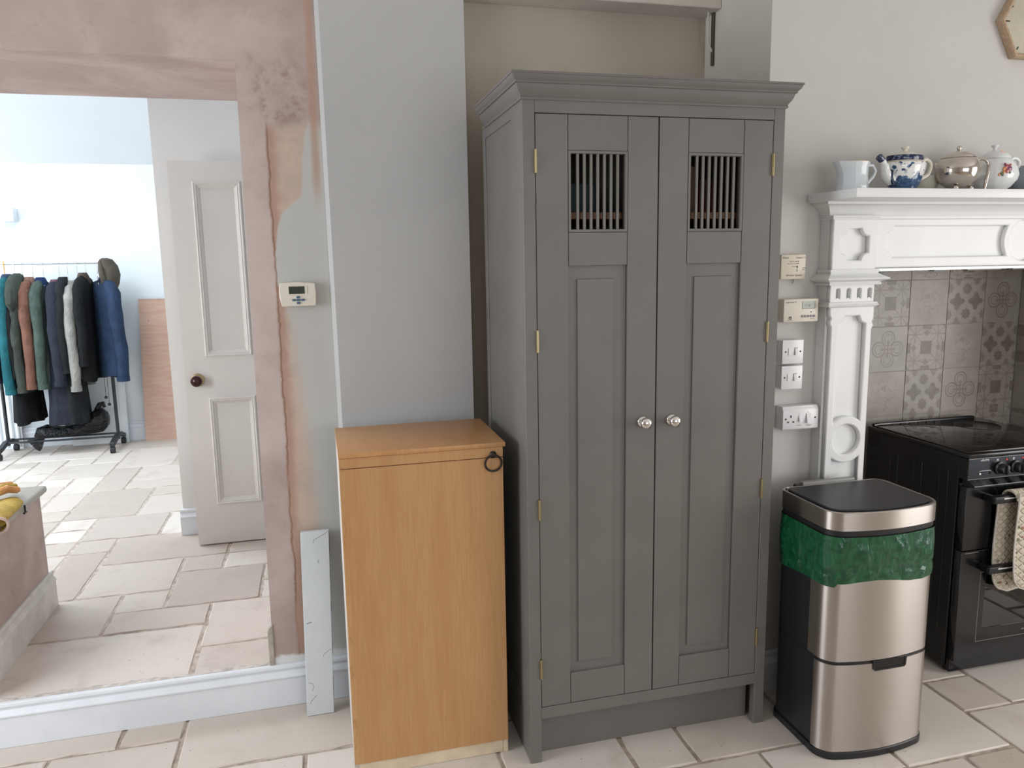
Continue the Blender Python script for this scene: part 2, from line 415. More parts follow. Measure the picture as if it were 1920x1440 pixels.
# kitchen shell behind the camera
WALLP = paint('kitchen_wall_paint', (.70, .68, .65, 1), .8, .02, 3, 0)
struct(MB().prism([(-3.5, 0), (4.0, 0), (4.0, 3.0), (2.5, 3.0), (2.5, .8), (-.1, .8), (-.1, 2.35), (2.5, 2.35), (2.5, 3.0), (-3.5, 3.0)], 'y', -5.2, -5.0), 'wall_back', WALLP)
struct(MB().prism([(-5.0, 0), (-3.2, 0), (-3.2, 2.4), (-1.2, 2.4), (-1.2, 0), (.19, 0), (.19, 3.0), (-5.0, 3.0)], 'x', 3.95, 4.1), 'wall_right', WALLP)
struct(MB().prism([(-5.0, 0), (.605, 0), (.605, 3.0), (.3, 3.0), (.3, .8), (-1.1, .8), (-1.1, 2.4), (.3, 2.4), (.3, 3.0), (-5.0, 3.0)], 'x', -3.6, -3.5), 'wall_left', WALLP)
struct(box(-3.6, 4.1, -5.2, .605, 3.0, 3.1), 'ceiling', plain('ceiling_white', (.78, .77, .75), .9))
FLOOR = struct(box(-3.6, 4.1, -5.2, .75, -.08, -.005), 'floor', GROUT)
# hall shell
FLOORH = struct(box(-5.5, .2, .6055, 5.2, -.08, ZH-.004), 'floor_hall', paint('hall_grout', (.47, .40, .34, 1), .95, .25, 30, .5, 120))
struct(box(-5.5, .2, 4.98, 5.2, ZH-.1, 4.2), 'wall_hall_back', HALLW)
struct(MB().prism([(1.29, ZH), (2.5, ZH), (2.5, .8), (4.3, .8), (4.3, 2.4), (2.5, 2.4), (2.5, ZH), (1.29, ZH), (1.29, 4.2), (4.98, 4.2), (4.98, ZH), (2.5, ZH)], 'x', -5.6, -5.5) if 0 else MB().box(-5.6, -5.5, 1.29, 2.5, ZH, 4.2).box(-5.6, -5.5, 4.3, 4.98, ZH, 4.2).box(-5.6, -5.5, 2.5, 4.3, ZH, .6).box(-5.6, -5.5, 2.5, 4.3, 2.4, 4.2), 'wall_hall_left', HALLW)
struct(box(0, .15, 1.29, 4.98, ZH, 4.2), 'wall_hall_right', HALLW)
struct(box(-1.405, 0, 2.25, 2.37, ZH, 4.2), 'wall_hall_nib', NIBW)
# sloping hall ceiling with roof light opening
SL = lambda y: 2.52+(4.98-y)*.42
def slope(x0, x1, y0, y1):
    return MB().prism([(y0, SL(y0)), (y1, SL(y1)), (y1, SL(y1)+.12), (y0, SL(y0)+.12)], 'x', x0, x1)
mbx = MB()
for a in ((-5.5, -3.9, 1.29, 4.98), (-2.1, 0, 1.29, 4.98), (-3.9, -2.1, 3.8, 4.98), (-3.9, -2.1, 1.29, 2.4)):
    t_ = slope(*a); mbx.add(t_.v, t_.f)
struct(mbx, 'ceiling_hall', paint('hall_ceiling_paint', (.74, .77, .80, 1), .85, .015, 2, .03))
# low wall on the left of the opening with its capping
struct(box(-2.75, -1.835, .606, 1.41, ZH-.01, .684), 'wall_low', PLASTER)
cp = MB().box(-2.75, -1.812, .585, 1.445, .686, .718).build('trim_2', CAPST, None, .012, 3); cp['kind'] = 'structure'

# baseboards
def skirt_prof(h=.165, t=.018):
    return [(0, 0), (0, h), (t*.42, h), (t*.62, h-.004), (t*.70, h-.012), (t*.62, h-.018), (t*.50, h-.020), (t*.52, h-.026), (t*.80, h-.036), (t*1.05, h-.043), (t*1.06, h-.048), (t*.86, h-.051), (t*.9, 0)]
def skirt_x(name, x0, x1, yw, z0, h=.165, t=.024, mat=SKIRT):
    return struct(MB().prism([(yw-p, z0+q) for p, q in skirt_prof(h, t)], 'x', x0, x1), name, mat)
skirt_x('baseboard_front', -3.45, -.5535, .604, 0, .163)
skirt_x('baseboard_alcove', -.048, .926, .6515, 0, .165)
skirt_x('baseboard_chimney', .935, 1.15, .189, 0, .165)
skirt_x('baseboard_hall', -5.4, -1.6, 4.979, ZH, .165)
skirt_x('baseboard_nib', -1.42, -.05, 2.249, ZH, .15, .022)
o = struct(MB().prism([(-1.835+p, ZH+q) for p, q in skirt_prof(.165, .020)], 'y', .62, 1.432), 'baseboard_low_wall', paint('worn_white_paint', (.62, .605, .565, 1), .55, .09, 14, .15, 60))
# return of worn skirting left on the jamb
tagp(MB().prism([(-.858, ZH), (-.838, ZH), (-.838, ZH+.165), (-.852, ZH+.150), (-.858, ZH+.135)], 'y', .600, .70).build('trim_3', paint('old_skirting_end', (.42, .37, .32, 1), .8, .15, 30, .3), None, .002), kind='structure')

rm = random.Random(21); nM = 90; mv = []
for i in range(nM+1):
    xx = -2.70+1.845*i/nM; h_ = .0015+.004*rm.random(); w_ = .016+.014*rm.random()
    mv.append([(xx, .604, ZH-.012), (xx, .604, ZH+h_*.6), (xx, .604+w_*.5, ZH+h_), (xx, .604+w_, ZH+.0005), (xx, .604+w_, ZH-.012)])
tagp(MB().loft(mv).build('trim_4', paint('rough_mortar', (.56, .51, .47, 1), .95, .2, 40, .5, 90)), kind='structure')
# ------------------------------------------------------------------ stone floors, one object per flag
def flag(rect, z, mat, parent, rnd):
    x0, x1, y0, y1 = rect; g = .0055+rnd.random()*.003
    x0 += g; x1 -= g; y0 += g; y1 -= g
    n = lambda L: max(2, int(round(L/.065)))
    nx, ny = n(x1-x0), n(y1-y0); j = .0040; pts = []
    for i in range(nx): pts.append((x0+(x1-x0)*i/nx, y0))
    for i in range(ny): pts.append((x1, y0+(y1-y0)*i/ny))
    for i in range(nx): pts.append((x1-(x1-x0)*i/nx, y1))
    for i in range(ny): pts.append((x0, y1-(y1-y0)*i/ny))
    pts = [(p+rnd.uniform(-j, j), q+rnd.uniform(-j, j)) for p, q in pts]
    cx, cy = (x0+x1)/2, (y0+y1)/2; b_ = .004
    def ins(p, q, d):
        return (min(max(p, x0+d), x1-d) if abs(p-cx) > .01 else p, min(max(q, y0+d), y1-d) if abs(q-cy) > .01 else q)
    dz = rnd.uniform(-.0012, .0012); N_ = len(pts)
    tilt = (rnd.uniform(-.003, .003), rnd.uniform(-.003, .003))
    zt = lambda p, q: z+dz+(p-cx)*tilt[0]+(q-cy)*tilt[1]
    r0 = [(p, q, z-.012) for p, q in pts]; r1 = [(p, q, zt(p, q)-.0035) for p, q in pts]
    r2_ = [(*ins(p, q, b_), 0) for p, q in pts]; r2_ = [(p, q, zt(p, q)) for p, q, _ in r2_]
    mb = MB(); mb.v = r0+r1+r2_
    for k in (0, 1): mb.f += [(k*N_+i, k*N_+(i+1) % N_, (k+1)*N_+(i+1) % N_, (k+1)*N_+i) for i in range(N_)]
    mb.f.append(tuple(2*N_+i for i in range(N_)))
    return mb.build('floor_tile', mat, parent)
def lay(known, i0, i1, j0, j1, X_, Y_, z, mat, parent, seed, xmin=-99, xmax=99, ymin=-99, ymax=99):
    occ = set(); rnd = random.Random(seed); rects = []
    for a, b_, c_, d_ in known:
        rects.append((a, b_, c_, d_)); occ |= {(i, j) for i in range(a, b_+1) for j in range(c_, d_+1)}
    for j in range(j0, j1+1):
        for i in range(i0, i1+1):
            if (i, j) in occ: continue
            opts = [(2, 2), (3, 2), (2, 1), (1, 1), (1, 2), (2, 3), (2, 2)]; rnd.shuffle(opts); opts.append((1, 1))
            for w, h in opts:
                cells = {(i+p, j+q) for p in range(w) for q in range(h)}
                if not cells & occ and i+w-1 <= i1 and j+h-1 <= j1:
                    occ |= cells; rects.append((i, i+w-1, j, j+h-1)); break
    for a, b_, c_, d_ in rects:
        r = [max(X_(a), xmin), min(X_(b_+1), xmax), max(Y_(c_), ymin), min(Y_(d_+1), ymax)]
        if r[1]-r[0] > .04 and r[3]-r[2] > .04: flag(r, z, mat, parent, rnd)
hall = [(-3, -2, 3, 4), (-4, -4, 3, 5), (-1, -1, 4, 4), (0, 1, 4, 4), (-1, 0, 2, 3), (-2, -2, 2, 2), (-4, -3, 1, 2), (-2, -1, 1, 1), (0, 1, 0, 1), (-4, -1, -1, 0), (0, 1, -1, -1),
        (-4, -3, 7, 8), (-2, -1, 7, 8), (-5, -4, 9, 11), (-3, -2, 9, 10), (-4, -4, 6, 6), (-3, -1, 5, 6), (-5, -5, 8, 8), (-6, -6, 10, 11), (-4, -3, 13, 14), (-4, -3, 12, 12), (-5, -5, 12, 14), (-7, -6, 14, 15), (-6, -6, 12, 13), (-9, -7, 17, 17), (-6, -6, 16, 17)]
lay(hall, -14, 3, -1, 19, lambda i: -1.14+.2055*i, lambda j: .835+.208*j if j > -1 else .612, ZH, STONE_H, FLOORH, 3, ymax=4.975)
kit = [(0, 2, 3, 4), (-1, -1, 4, 4), (-3, -2, 4, 4), (-2, -1, 2, 3), (0, 1, 1, 2), (2, 4, 1, 2), (5, 6, 1, 2), (7, 7, 1, 2), (8, 9, 1, 2), (9, 10, 0, 0), (6, 8, -1, 0), (11, 12, 0, 1), (13, 13, 1, 1), (14, 16, 1, 3), (13, 14, -1, 0), (10, 11, -2, -1), (12, 12, -2, -1), (-4, -4, 3, 4)]
lay(kit, -9, 19, -5, 4, lambda i: -1.1595+.2135*i, lambda j: -.35+.205*j, 0, STONE_K, FLOOR, 11, xmin=-3.5, xmax=2.6, ymax=.65)

# ------------------------------------------------------------------ hall door leaf
D = thing('panelled_door', 'cream painted four panel door standing open in the hall with a dark red knob', 'door', (-.92, 2.04, ZH))
dx0, dx1, dy, dz0, dz1 = -1.30, -.545, 2.018, ZH+.008, 2.19
panels = [(-1.19, -.957, .39, .975), (-1.19, -.957, 1.195, 2.09), (-.888, -.655, .39, .975), (-.888, -.655, 1.195, 2.09)]
rc = lambda a: [(a[0], a[2]), (a[1], a[2]), (a[1], a[3]), (a[0], a[3])]
plate('door_frame', [(dx0, dz0), (dx1, dz0), (dx1, dz1), (dx0, dz1)], [rc(p) for p in panels], dy, dy+.040, DOORW, D)
for p in panels:
    pn = box(p[0]-.005, p[1]+.005, dy+.014, dy+.026, p[2]-.005, p[3]+.005).build('door_panel', DOORW, D)
    MB().frame([(0, dy-.006), (.006, dy-.009), (.012, dy-.004), (.016, dy-.006), (.022, dy+.002), (.032, dy+.010), (.034, dy+.014), (0, dy+.014)], *p).build('panel_moulding', DOORW, pn)
kb = MB().lathe([(.004, 0), (.020, -.012), (.0275, -.026), (.030, -.040), (.027, -.052), (.016, -.060), (.002, -.063)], (-1.238, dy-.006, 1.073), 24, 'y').build('door_knob', plain('oxblood_bakelite', (.035, .004, .005), .18), D, smooth=True); kb['label'] = 'dark red knob on brass rose'
MB().lathe([(.033, 0), (.036, -.002), (.034, -.005), (.022, -.008), (.01, -.010)], (-1.238, dy, 1.073), 12, 'y').build('knob_rose', BRASS, kb, smooth=True)
box(dx0-.0015, dx0, dy+.010, dy+.030, 1.03, 1.115).build('latch_plate', BRASS, D)

# ------------------------------------------------------------------ hall back: boards, wall light
T_ = thing('plywood_sheet', 'reddish plywood sheet leaning on the hall back wall right of the clothes rail', 'board', (-2.0, 4.94, ZH))
plm = MB().loft([[(-2.125, 4.895, ZH), (-1.72, 4.895, ZH), (-1.72, 4.907, ZH), (-2.125, 4.907, ZH)], [(-2.092, 4.945, 1.395), (-1.70, 4.945, 1.395), (-1.70, 4.957, 1.395), (-2.092, 4.957, 1.395)]])
plm.build('sheet', PLY, T_)
T_ = thing('panel_board', 'white framed panel leaning on the hall back wall behind the clothes rail', 'board', (-2.45, 4.92, ZH))
def lean(mb, z0, z1, dy_): 
    mb.v = [(x, y+dy_*(z-z0)/(z1-z0), z) for x, y, z in mb.v]; return mb
lean(MB().box(-2.70, -2.262, 4.90, 4.918, ZH, .775), ZH, .775, .04).build('board', HALLW, T_)
lean(MB().frame([(0, 4.895), (.05, 4.895), (.05, 4.90), (0, 4.90)], -2.70, -2.262, ZH, .775), ZH, .775, .04).build('raised_border', HALLW, T_)
T_ = thing('ribbed_panel', 'pale ribbed panel on the hall back wall behind the left end of the clothes rail', 'panel', (-3.25, 4.93, ZH))
box(-3.5, -3.09, 4.93, 4.955, ZH, .86).build('panel_sheet', HALLW, T_)
for i in range(9):
    MB().lathe([(.014, 0), (.014, .66)], (-3.475+i*.045, 4.93, ZH+.02), 8).build('rib', HALLW, T_, smooth=True)
T_ = thing('wall_light', 'small white box wall light on the hall back wall above the clothes rail', 'lamp', (-3.0, 4.93, 2.05))
MB().box(-3.06, -2.945, 4.87, 4.979, 2.05, 2.16).build('shade', plain('white_plaster_lamp', (.75, .77, .8), .6), T_, .006, 2)
box(-3.04, -2.965, 4.88, 4.97, 2.158, 2.162).build('diffuser', PLWHITE, T_)

# ------------------------------------------------------------------ clothes rail with coats
RK = thing('clothes_rail', 'black wheeled clothes rail with a chrome hanging bar full of coats', 'clothes rail', (-2.7, 4.71, ZH))
RZ = 1.715
MB().tube([(-3.30, 4.71, RZ), (-2.28, 4.71, RZ)], .0155, 12).build('hanging_bar', plain('bright_zinc', (.80, .86, .88), .45, .3), RK, smooth=True)
for xx in (-3.12, -2.295):
    MB().tube([(xx, 4.71, ZH+.075), (xx, 4.71, RZ-.01)], .0135, 10).build('upright', BLACKM, RK, smooth=True)
    ft = MB().loft([[(xx+a, y, z+b_) for a, b_ in ((-.02, 0), (.02, 0), (.02, .035), (-.02, .035))] for y, z in ((4.48, ZH+.055), (4.55, ZH+.068), (4.65, ZH+.09), (4.77, ZH+.09), (4.83, ZH+.068), (4.88, ZH+.055))]).build('foot', BLACKM, RK, .004)
    for y in (4.495, 4.865):
        w = MB().lathe([(.012, -.018), (.027, -.016), (.027, .016), (.012, .018)], (xx, y, ZH+.0272), 14, 'x').build('castor', RUBBER, RK, smooth=True)
        box(xx-.004, xx+.004, y-.006, y+.006, ZH+.04, ZH+.06).build('castor_stem', STEELD, w)
for y in (4.64, 4.78):
    MB().tube([(-3.12, y, ZH+.11), (-2.295, y, ZH+.11)], .008, 8).build('base_bar', BLACKM, RK, smooth=True)

def hanger(x, y0=4.71, col=CHROME, label='', ang=0, drop=.11):
    h = thing('coat_hanger', label, 'hanger', (x, y0, RZ-.1), 'hangers on the clothes rail')
    pts = [(0, .012, .006)]+[(0, .0165*cos(a), .0165*sin(a)) for a in [pi*.1*k for k in range(1, 12)]]+[(0, -.006, -.035), (0, 0, -.05), (0, 0, -drop)]
    M_ = Matrix.Translation((x, y0, RZ)) @ Matrix.Rotation(ang, 4, 'Z')
    MB().tube(pts, .0022 if col is CHROME else .004, 6).xf(M_).build('hook', col, h, smooth=True)
    MB().tube([(0, -.06, -drop-.075), (0, -.03, -drop-.05), (0, 0, -drop), (0, .03, -drop-.05), (0, .06, -drop-.075)], .005, 6).xf(M_).build('shoulder_bar', col, h, smooth=True)
    return h
def coat(x, label, mats, zhem, halfw=.185, th=.039, thh=.055, ang=0, slv=.56, ztop=1.60, seed=1, collar='fold', yc=4.70, hood=False, flare=.0, sl_r=.049, cat='coat', near_shift=0):
    rnd = random.Random(seed); body, trimm = mats
    r = thing('coat', label, cat, (x, yc, zhem), 'coats on the clothes rail')
    M_ = Matrix.Translation((x, yc, 0)) @ Matrix.Rotation(ang, 4, 'Z')
    L = ztop-zhem; rings = []; n = 22; ph = [rnd.uniform(0, 6) for _ in range(4)]
    prof = [(0, .26, .5), (.02, .38, .75), (.07, .70, .95), (.13, .93, 1), (.16, 1.0, 1.05), (.25, .97, 1.0), (.38, .95, 1.0), (.5, .96, 1), (.62, .98, 1), (.74, 1.0, 1), (.86, 1.02, 1), (.95, 1.03, 1), (1, 1.03, 1)]
    for t, wy, wx in prof:
        ring = []
        for k in range(n):
            a = 2*pi*k/n; tt = (th+(thh-th)*t)*wx; hw = (halfw+flare*t)*wy
            f = 1+.16*t*sin(5*a+ph[0]+t*1.5)+.10*min(1, t*2)*sin(9*a+ph[1]-t*3)
            e = lambda c_: math.copysign(abs(c_)**.75, c_)
            ring.append((tt*e(cos(a))*f, hw*e(sin(a))*(1+.05*t*sin(4*a+ph[2])), ztop-L*t+(.012*sin(3*a+ph[3]) if t == 1 else 0)))
        rings.append(ring)
    MB().loft(rings).xf(M_).build('body', body, r, smooth=True, ang=70)
    for s in (-1, 1):
        y0 = s*(halfw-.03); zt = ztop-.105
        path = [(0, s*.045, ztop-.020), (0, s*(halfw*.55), ztop-.045)]; rad = [sl_r*.62, sl_r*.92]
        for k in range(9):
            t = k/8; bend = .035*sin(t*2.4)
            path.append((near_shift*t*s+.006*sin(t*7+ph[0]), y0+s*(bend+.018*t), zt-slv*t)); rad.append(sl_r*(1.0-.22*t)*(1+.07*sin(t*17+ph[1]))*(1.02 if k == 0 else 1))
        sl = MB().tube(path, rad, 12, flat=.9).xf(M_).build('sleeve', body, r, smooth=True, ang=70)
        e_ = path[-1]
        MB().tube([(e_[0], e_[1], e_[2]+.035), (e_[0], e_[1], e_[2]-.006)], sl_r*.82, 12).xf(M_).build('cuff', body, sl, smooth=True)
    if hood:
        MB().loft([[(tx*cos(a), -.02+ty*sin(a)+dy_, z) for a in [2*pi*k/14 for k in range(14)]] for z, tx, ty, dy_ in
                   ((ztop+.075, .02, .03, 0), (ztop+.055, .045, .085, -.02), (ztop+.0, .06, .13, -.05), (ztop-.08, .06, .14, -.09), (ztop-.16, .05, .10, -.14), (ztop-.21, .02, .04, -.17))]).xf(M_).build('hood', trimm, r, smooth=True)
    else:
        MB().loft([[(tx*cos(a), ty*sin(a), z) for a in [2*pi*k/14 for k in range(14)]] for z, tx, ty in
                   ((ztop-.055, .055, .085), (ztop-.02, .048, .070), (ztop+.012, .038, .056), (ztop+.030, .028, .046), (ztop+.024, .018, .036), (ztop+.0, .014, .03))], caps=False).xf(M_).build('collar', trimm, r, smooth=True)
    return r
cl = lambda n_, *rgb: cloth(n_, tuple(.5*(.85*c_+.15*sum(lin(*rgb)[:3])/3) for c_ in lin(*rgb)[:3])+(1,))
DNAVY = cl('dark_navy_wool', 38, 42, 58); TEAL = cl('teal_shell', 20, 128, 140); SLATE = cl('slate_blue_fleece', 68, 92, 128)
OLIVE = cl('olive_shell', 84, 92, 82); DOLIVE = cl('dark_olive_shell', 66, 72, 66); RUST = cl('rust_canvas', 160, 108, 86)
RUSTL = cl('pale_rust_canvas', 190, 140, 120); SAGE = cl('sage_wax_cotton', 96, 116, 106); ROYAL = cl('royal_blue_lining', 36, 70, 130)
WAX = cl('navy_wax_cotton', 56, 62, 78); CHECK = cl('pink_check_lining', 150, 100, 115); CHAR = cl('charcoal_wool', 52, 56, 60)
BEIGE = cl('stone_shell', 196, 194, 184); BLK = cl('black_wool', 34, 36, 38); BRN = cl('brown_binding', 112, 92, 80); NAVY = cl('navy_blue_shell', 50, 76, 112)
NAVYD = cl('dark_navy_shell', 34, 46, 70); BLKC = cl('black_cloth', 26, 27, 30)
hx = {}
coats = [
 (-3.075, 'dark navy coat at the far left end of the clothes rail', (DNAVY, DNAVY), dict(zhem=.80, ztop=1.575, seed=1, slv=.68)),
 (-2.985, 'bright teal shell jacket with a slate blue collar on the clothes rail', (TEAL, SLATE), dict(zhem=.70, seed=2, slv=.80, ztop=1.60, th=.05)),
 (-2.93, 'long black coat whose dark hem hangs below the teal jacket', (BLKC, BLKC), dict(zhem=.44, seed=3, ztop=1.53, halfw=.18, slv=.6, thh=.09)),
 (-2.905, 'olive green hooded jacket between the teal and rust jackets', (OLIVE, OLIVE), dict(zhem=.70, seed=4, slv=.75, ztop=1.56, hood=True)),
 (-2.828, 'rust brown canvas jacket on the clothes rail', (RUST, RUSTL), dict(zhem=.74, seed=5, slv=.74, ztop=1.575, th=.05)),
 (-2.748, 'sage green wax jacket with a blue lined collar on the clothes rail', (SAGE, ROYAL), dict(zhem=.72, seed=6, slv=.74, ztop=1.57, th=.045)),
 (-2.645, 'long navy wax coat with pink check collar lining and a low flared hem', (WAX, CHECK), dict(zhem=.42, seed=7, slv=.70, ztop=1.55, th=.055, thh=.13, ang=.10, flare=.02, sl_r=.062)),
 (-2.585, 'charcoal coat between the navy wax coat and the stone coloured jacket', (CHAR, CHAR), dict(zhem=.42, seed=8, slv=.62, ztop=1.57, thh=.09)),
 (-2.515, 'pale stone coloured jacket on the clothes rail', (BEIGE, BEIGE), dict(zhem=.78, seed=9, slv=.74, ztop=1.54, th=.042, sl_r=.05)),
 (-2.437, 'black fleece jacket with brown bound edges beside the stone coloured jacket', (BLK, BRN), dict(zhem=.76, seed=10, slv=.60, ztop=1.60, th=.055)),
 (-2.29, 'navy blue jacket at the right end of the clothes rail turned towards the room', (NAVY, NAVYD), dict(zhem=.78, seed=11, slv=.70, ztop=1.56, th=.06, thh=.07, ang=.62, halfw=.19, sl_r=.06)),
]
for x_, lab, ms, kw in coats: coat(x_, lab, ms, **kw)
YEL = plain('amber_plastic', (.75, .38, .05), .4)
hangs = [(-3.02, YEL, 'amber plastic hanger hook at the left end of the hanging bar'), (-2.95, PLWHITE, 'white plastic hanger hook over the teal jacket')]
for i, (x_, m_, lab) in enumerate(hangs): hanger(x_+.02, 4.71, m_, lab, .2)
for i, (x_, who) in enumerate(((-2.875, 'olive hooded jacket'), (-2.80, 'rust jacket'), (-2.725, 'sage jacket'), (-2.61, 'navy wax coat'), (-2.55, 'charcoal coat'), (-2.48, 'stone coloured jacket'), (-2.415, 'black fleece jacket'), (-2.33, 'navy jacket at the right end'))):
    hanger(x_, 4.71, CHROME, 'thin wire hanger hook above the %s' % who, .25)
# cap at the end of the bar
T_ = thing('felt_cap', 'grey brown felt cap hung over the right end of the hanging bar', 'hat', (-2.235, 4.72, 1.44))
FELT = cl('grey_brown_felt', 116, 106, 92)
rg_ = []
for z, cx_, rx, ry in ((1.745, -2.265, .02, .02), (1.732, -2.258, .048, .045), (1.68, -2.24, .064, .06), (1.61, -2.23, .068, .065), (1.54, -2.232, .058, .062), (1.48, -2.24, .040, .05), (1.445, -2.25, .015, .02)):
    rg_.append([(cx_+rx*cos(a)*(1+.1*sin(3*a)), 4.70+ry*sin(a), z) for a in [2*pi*k/16 for k in range(16)]])
MB().loft(rg_).build('crown', FELT, T_, smooth=True)
MB().tube([(-2.295, 4.675, 1.72), (-2.285, 4.645, 1.64), (-2.272, 4.64, 1.55), (-2.255, 4.66, 1.455)], [.014, .024, .022, .01], 10).build('turned_brim', FELT, T_, smooth=True)
# hanging toggles
T_ = thing('toggle_cord', 'black drawcord with two toggles dangling beside the right upright of the clothes rail', 'cord', (-2.335, 4.62, .60))
MB().tube([(-2.335, 4.62, .80), (-2.337, 4.62, .70), (-2.338, 4.62, .615)], .0018, 5).build('cord', BLACKP, T_)
MB().tube([(-2.315, 4.62, .80), (-2.317, 4.62, .66), (-2.318, 4.62, .555)], .0018, 5).build('cord', BLACKP, T_)
for p in ((-2.338, 4.62, .61), (-2.318, 4.62, .55)): MB().lathe([(.004, -.012), (.013, -.006), (.013, .006), (.004, .012)], p, 8).build('toggle', BLACKP, T_)
# bag lying on the base bars
T_ = thing('black_bag', 'crumpled black bag lying on the base bars of the clothes rail', 'bag', (-2.66, 4.74, ZH+.118))
BAGM, nt, b = mk('black_nylon', .3, 0, .45); v, _ = coords(nt); setc(nt, b, (.004, .004, .005, 1)); bump(nt, b, noise(nt, v, 16, 4, .6, 1.5), .8, .05)
rb = random.Random(5); path = [(-2.93, .30, .015), (-2.91, .32, .042), (-2.84, .33, .052), (-2.74, .322, .045), (-2.66, .325, .045), (-2.56, .35, .062), (-2.47, .39, .088), (-2.41, .405, .090), (-2.375, .40, .06), (-2.365, .40, .015)]
MB().loft([[(x_, 4.75+.09*cos(a)*(r_/.1)**.5*(1+.15*sin(3*a+i)), max(ZH+.119, z_+r_*sin(a)*(1+.16*sin(4*a+i*1.3)))) for a in [2*pi*k/18 for k in range(18)]] for i, (x_, z_, r_) in enumerate(path)]).build('bag_body', BAGM, T_, smooth=True, ang=80)
MB().tube([(-2.45, 4.74, .49), (-2.42, 4.73, .535), (-2.395, 4.73, .545), (-2.385, 4.735, .51)], [.02, .022, .02, .012], 8).build('drawstring_neck', BAGM, T_, smooth=True)
MB().tube([(-2.66, 4.72, .40), (-2.675, 4.70, .44), (-2.70, 4.70, .47)], [.012, .012, .008], 6).build('strap', BAGM, T_, smooth=True)
MB().loft([[(-2.90+a*.06, 4.66+b_*.02, .285-.0) for a, b_ in ((-1, -1), (1, -1), (1, 1), (-1, 1))], [(-2.885+a*.02, 4.655+b_*.01, .205) for a, b_ in ((-1, -1), (1, -1), (1, 1), (-1, 1))], [(-2.88+a*.004, 4.655+b_*.004, .19) for a, b_ in ((-1, -1), (1, -1), (1, 1), (-1, 1))]]).build('flap', BAGM, T_, smooth=True)

# ------------------------------------------------------------------ gloves and clip on the low wall
GLY = cloth('yellow_rubber', (.58, .40, .06, 1), .5, 40, .4, (.66, .46, .10, 1)); GLO = cloth('peach_lining', (.72, .36, .15, 1), .7, 40, .3); GLP = cloth('pale_pink_cuff', (.70, .55, .48, 1), .7, 40, .3)
T_ = thing('work_glove', 'upper yellow glove lying flat with its fingers pointing into the opening', 'glove', (-1.93, 1.10, .757))
def limp(pts, w, h, name, mat, par, n=14, droop=0):
    rings = []
    for (x_, y_, z_), w_, h_ in zip(pts, w, h):
        ring = []
        for k in range(n):
            a = 2*pi*k/n; dx_ = w_*cos(a); ring.append((x_+dx_, y_+.012*sin(2*a), z_+h_*sin(a)-droop*max(0, dx_)))
        rings.append(ring)
    return MB().loft(rings).build(name, mat, par, smooth=True, ang=80)
limp([(-2.02, .92, .768), (-2.0, .98, .772), (-1.965, 1.06, .776), (-1.94, 1.13, .776), (-1.93, 1.19, .770)], [.03, .05, .058, .056, .045], [.008, .012, .016, .016, .012], 'palm', GLY, T_)
for (xt, yt), xs, m_ in (((-1.915, 1.344), -1.945, GLO), ((-1.885, 1.305), -1.925, GLY), ((-1.855, 1.247), -1.905, GLO)):
    MB().tube([(xs, 1.16, .772), ((xs+xt)/2, (1.16+yt)/2, .775), (xt, yt-.012, .760), (xt+.002, yt, .752)], [.015, .0165, .0145, .005], 10).build('finger', m_, T_, smooth=True)
T_ = thing('work_glove', 'lower yellow glove draped over the sill edge with its pink cuff open', 'glove', (-1.85, 1.02, .72))
limp([(-1.87, 1.205, .733), (-1.865, 1.17, .736), (-1.86, 1.10, .738), (-1.855, 1.03, .739), (-1.845, .97, .738), (-1.83, .925, .735)], [.030, .050, .056, .055, .048, .040], [.008, .012, .016, .018, .022, .027], 'palm', GLY, T_, droop=.30)
MB().tube([(-1.835, .945, .735), (-1.822, .915, .728), (-1.812, .89, .718)], [.030, .033, .034], 14, caps=False).build('cuff', GLY, T_, smooth=True)
c0, d0 = Vector((-1.8115, .888, .717)), Vector((.35, -.85, -.3)).normalized(); e1 = d0.cross(Vector((0, 0, 1))).normalized(); e2 = d0.cross(e1)
MB().tube([c0+(e1*cos(a)+e2*sin(a))*.034 for a in [2*pi*k/18 for k in range(18)]], .0055, 6, closed=True).build('cuff_rim', GLP, T_, smooth=True)
T_ = thing('black_clip', 'tiny black clip hanging under the sill beside the yellow gloves', 'clip', (-1.806, 1.15, .69))
MB().tube([(-1.806, 1.15, .716), (-1.804, 1.145, .700), (-1.805, 1.148, .686)], .004, 6).build('clip_body', BLACKP, T_, smooth=True)
MB().tube([(-1.806, 1.135, .686), (-1.806, 1.163, .684)], .0045, 6).build('clip_jaw', BLACKP, T_)

# ------------------------------------------------------------------ thermostat
T_ = thing('thermostat', 'cream wall thermostat with a dark screen on the grey patch of plaster', 'thermostat', (-.671, .600, 1.515))
tp = [(-.733, 1.598), (-.736, 1.57), (-.7355, 1.55), (-.729, 1.5185), (-.722, 1.5165), (-.615, 1.5165), (-.611, 1.52), (-.609, 1.56), (-.611, 1.594), (-.615, 1.5985), (-.671, 1.602), (-.728, 1.600)]
plate('case', tp, [], .581, .605, PLCREAM2, T_, .003)
box(-.706, -.640, .5795, .5815, 1.5585, 1.5865).build('screen_bezel', PLCREAM2, T_)
box(-.7025, -.6485, .579, .5815, 1.5605, 1.5865).build('screen', LCD, T_)
text('digits', '21:00', .015, -.698, .579, 1.567, INK, T_)
for (a, c_, w_) in ((-.672, 1.549, .006), (-.672, 1.5285, .006), (-.687, 1.539, .006), (-.656, 1.539, .006), (-.672, 1.539, .0075)):
    MB().box(a-w_, a+w_, .577, .5815, c_-.0036, c_+.0036).build('button', BLUEB, T_, .0015, 2)

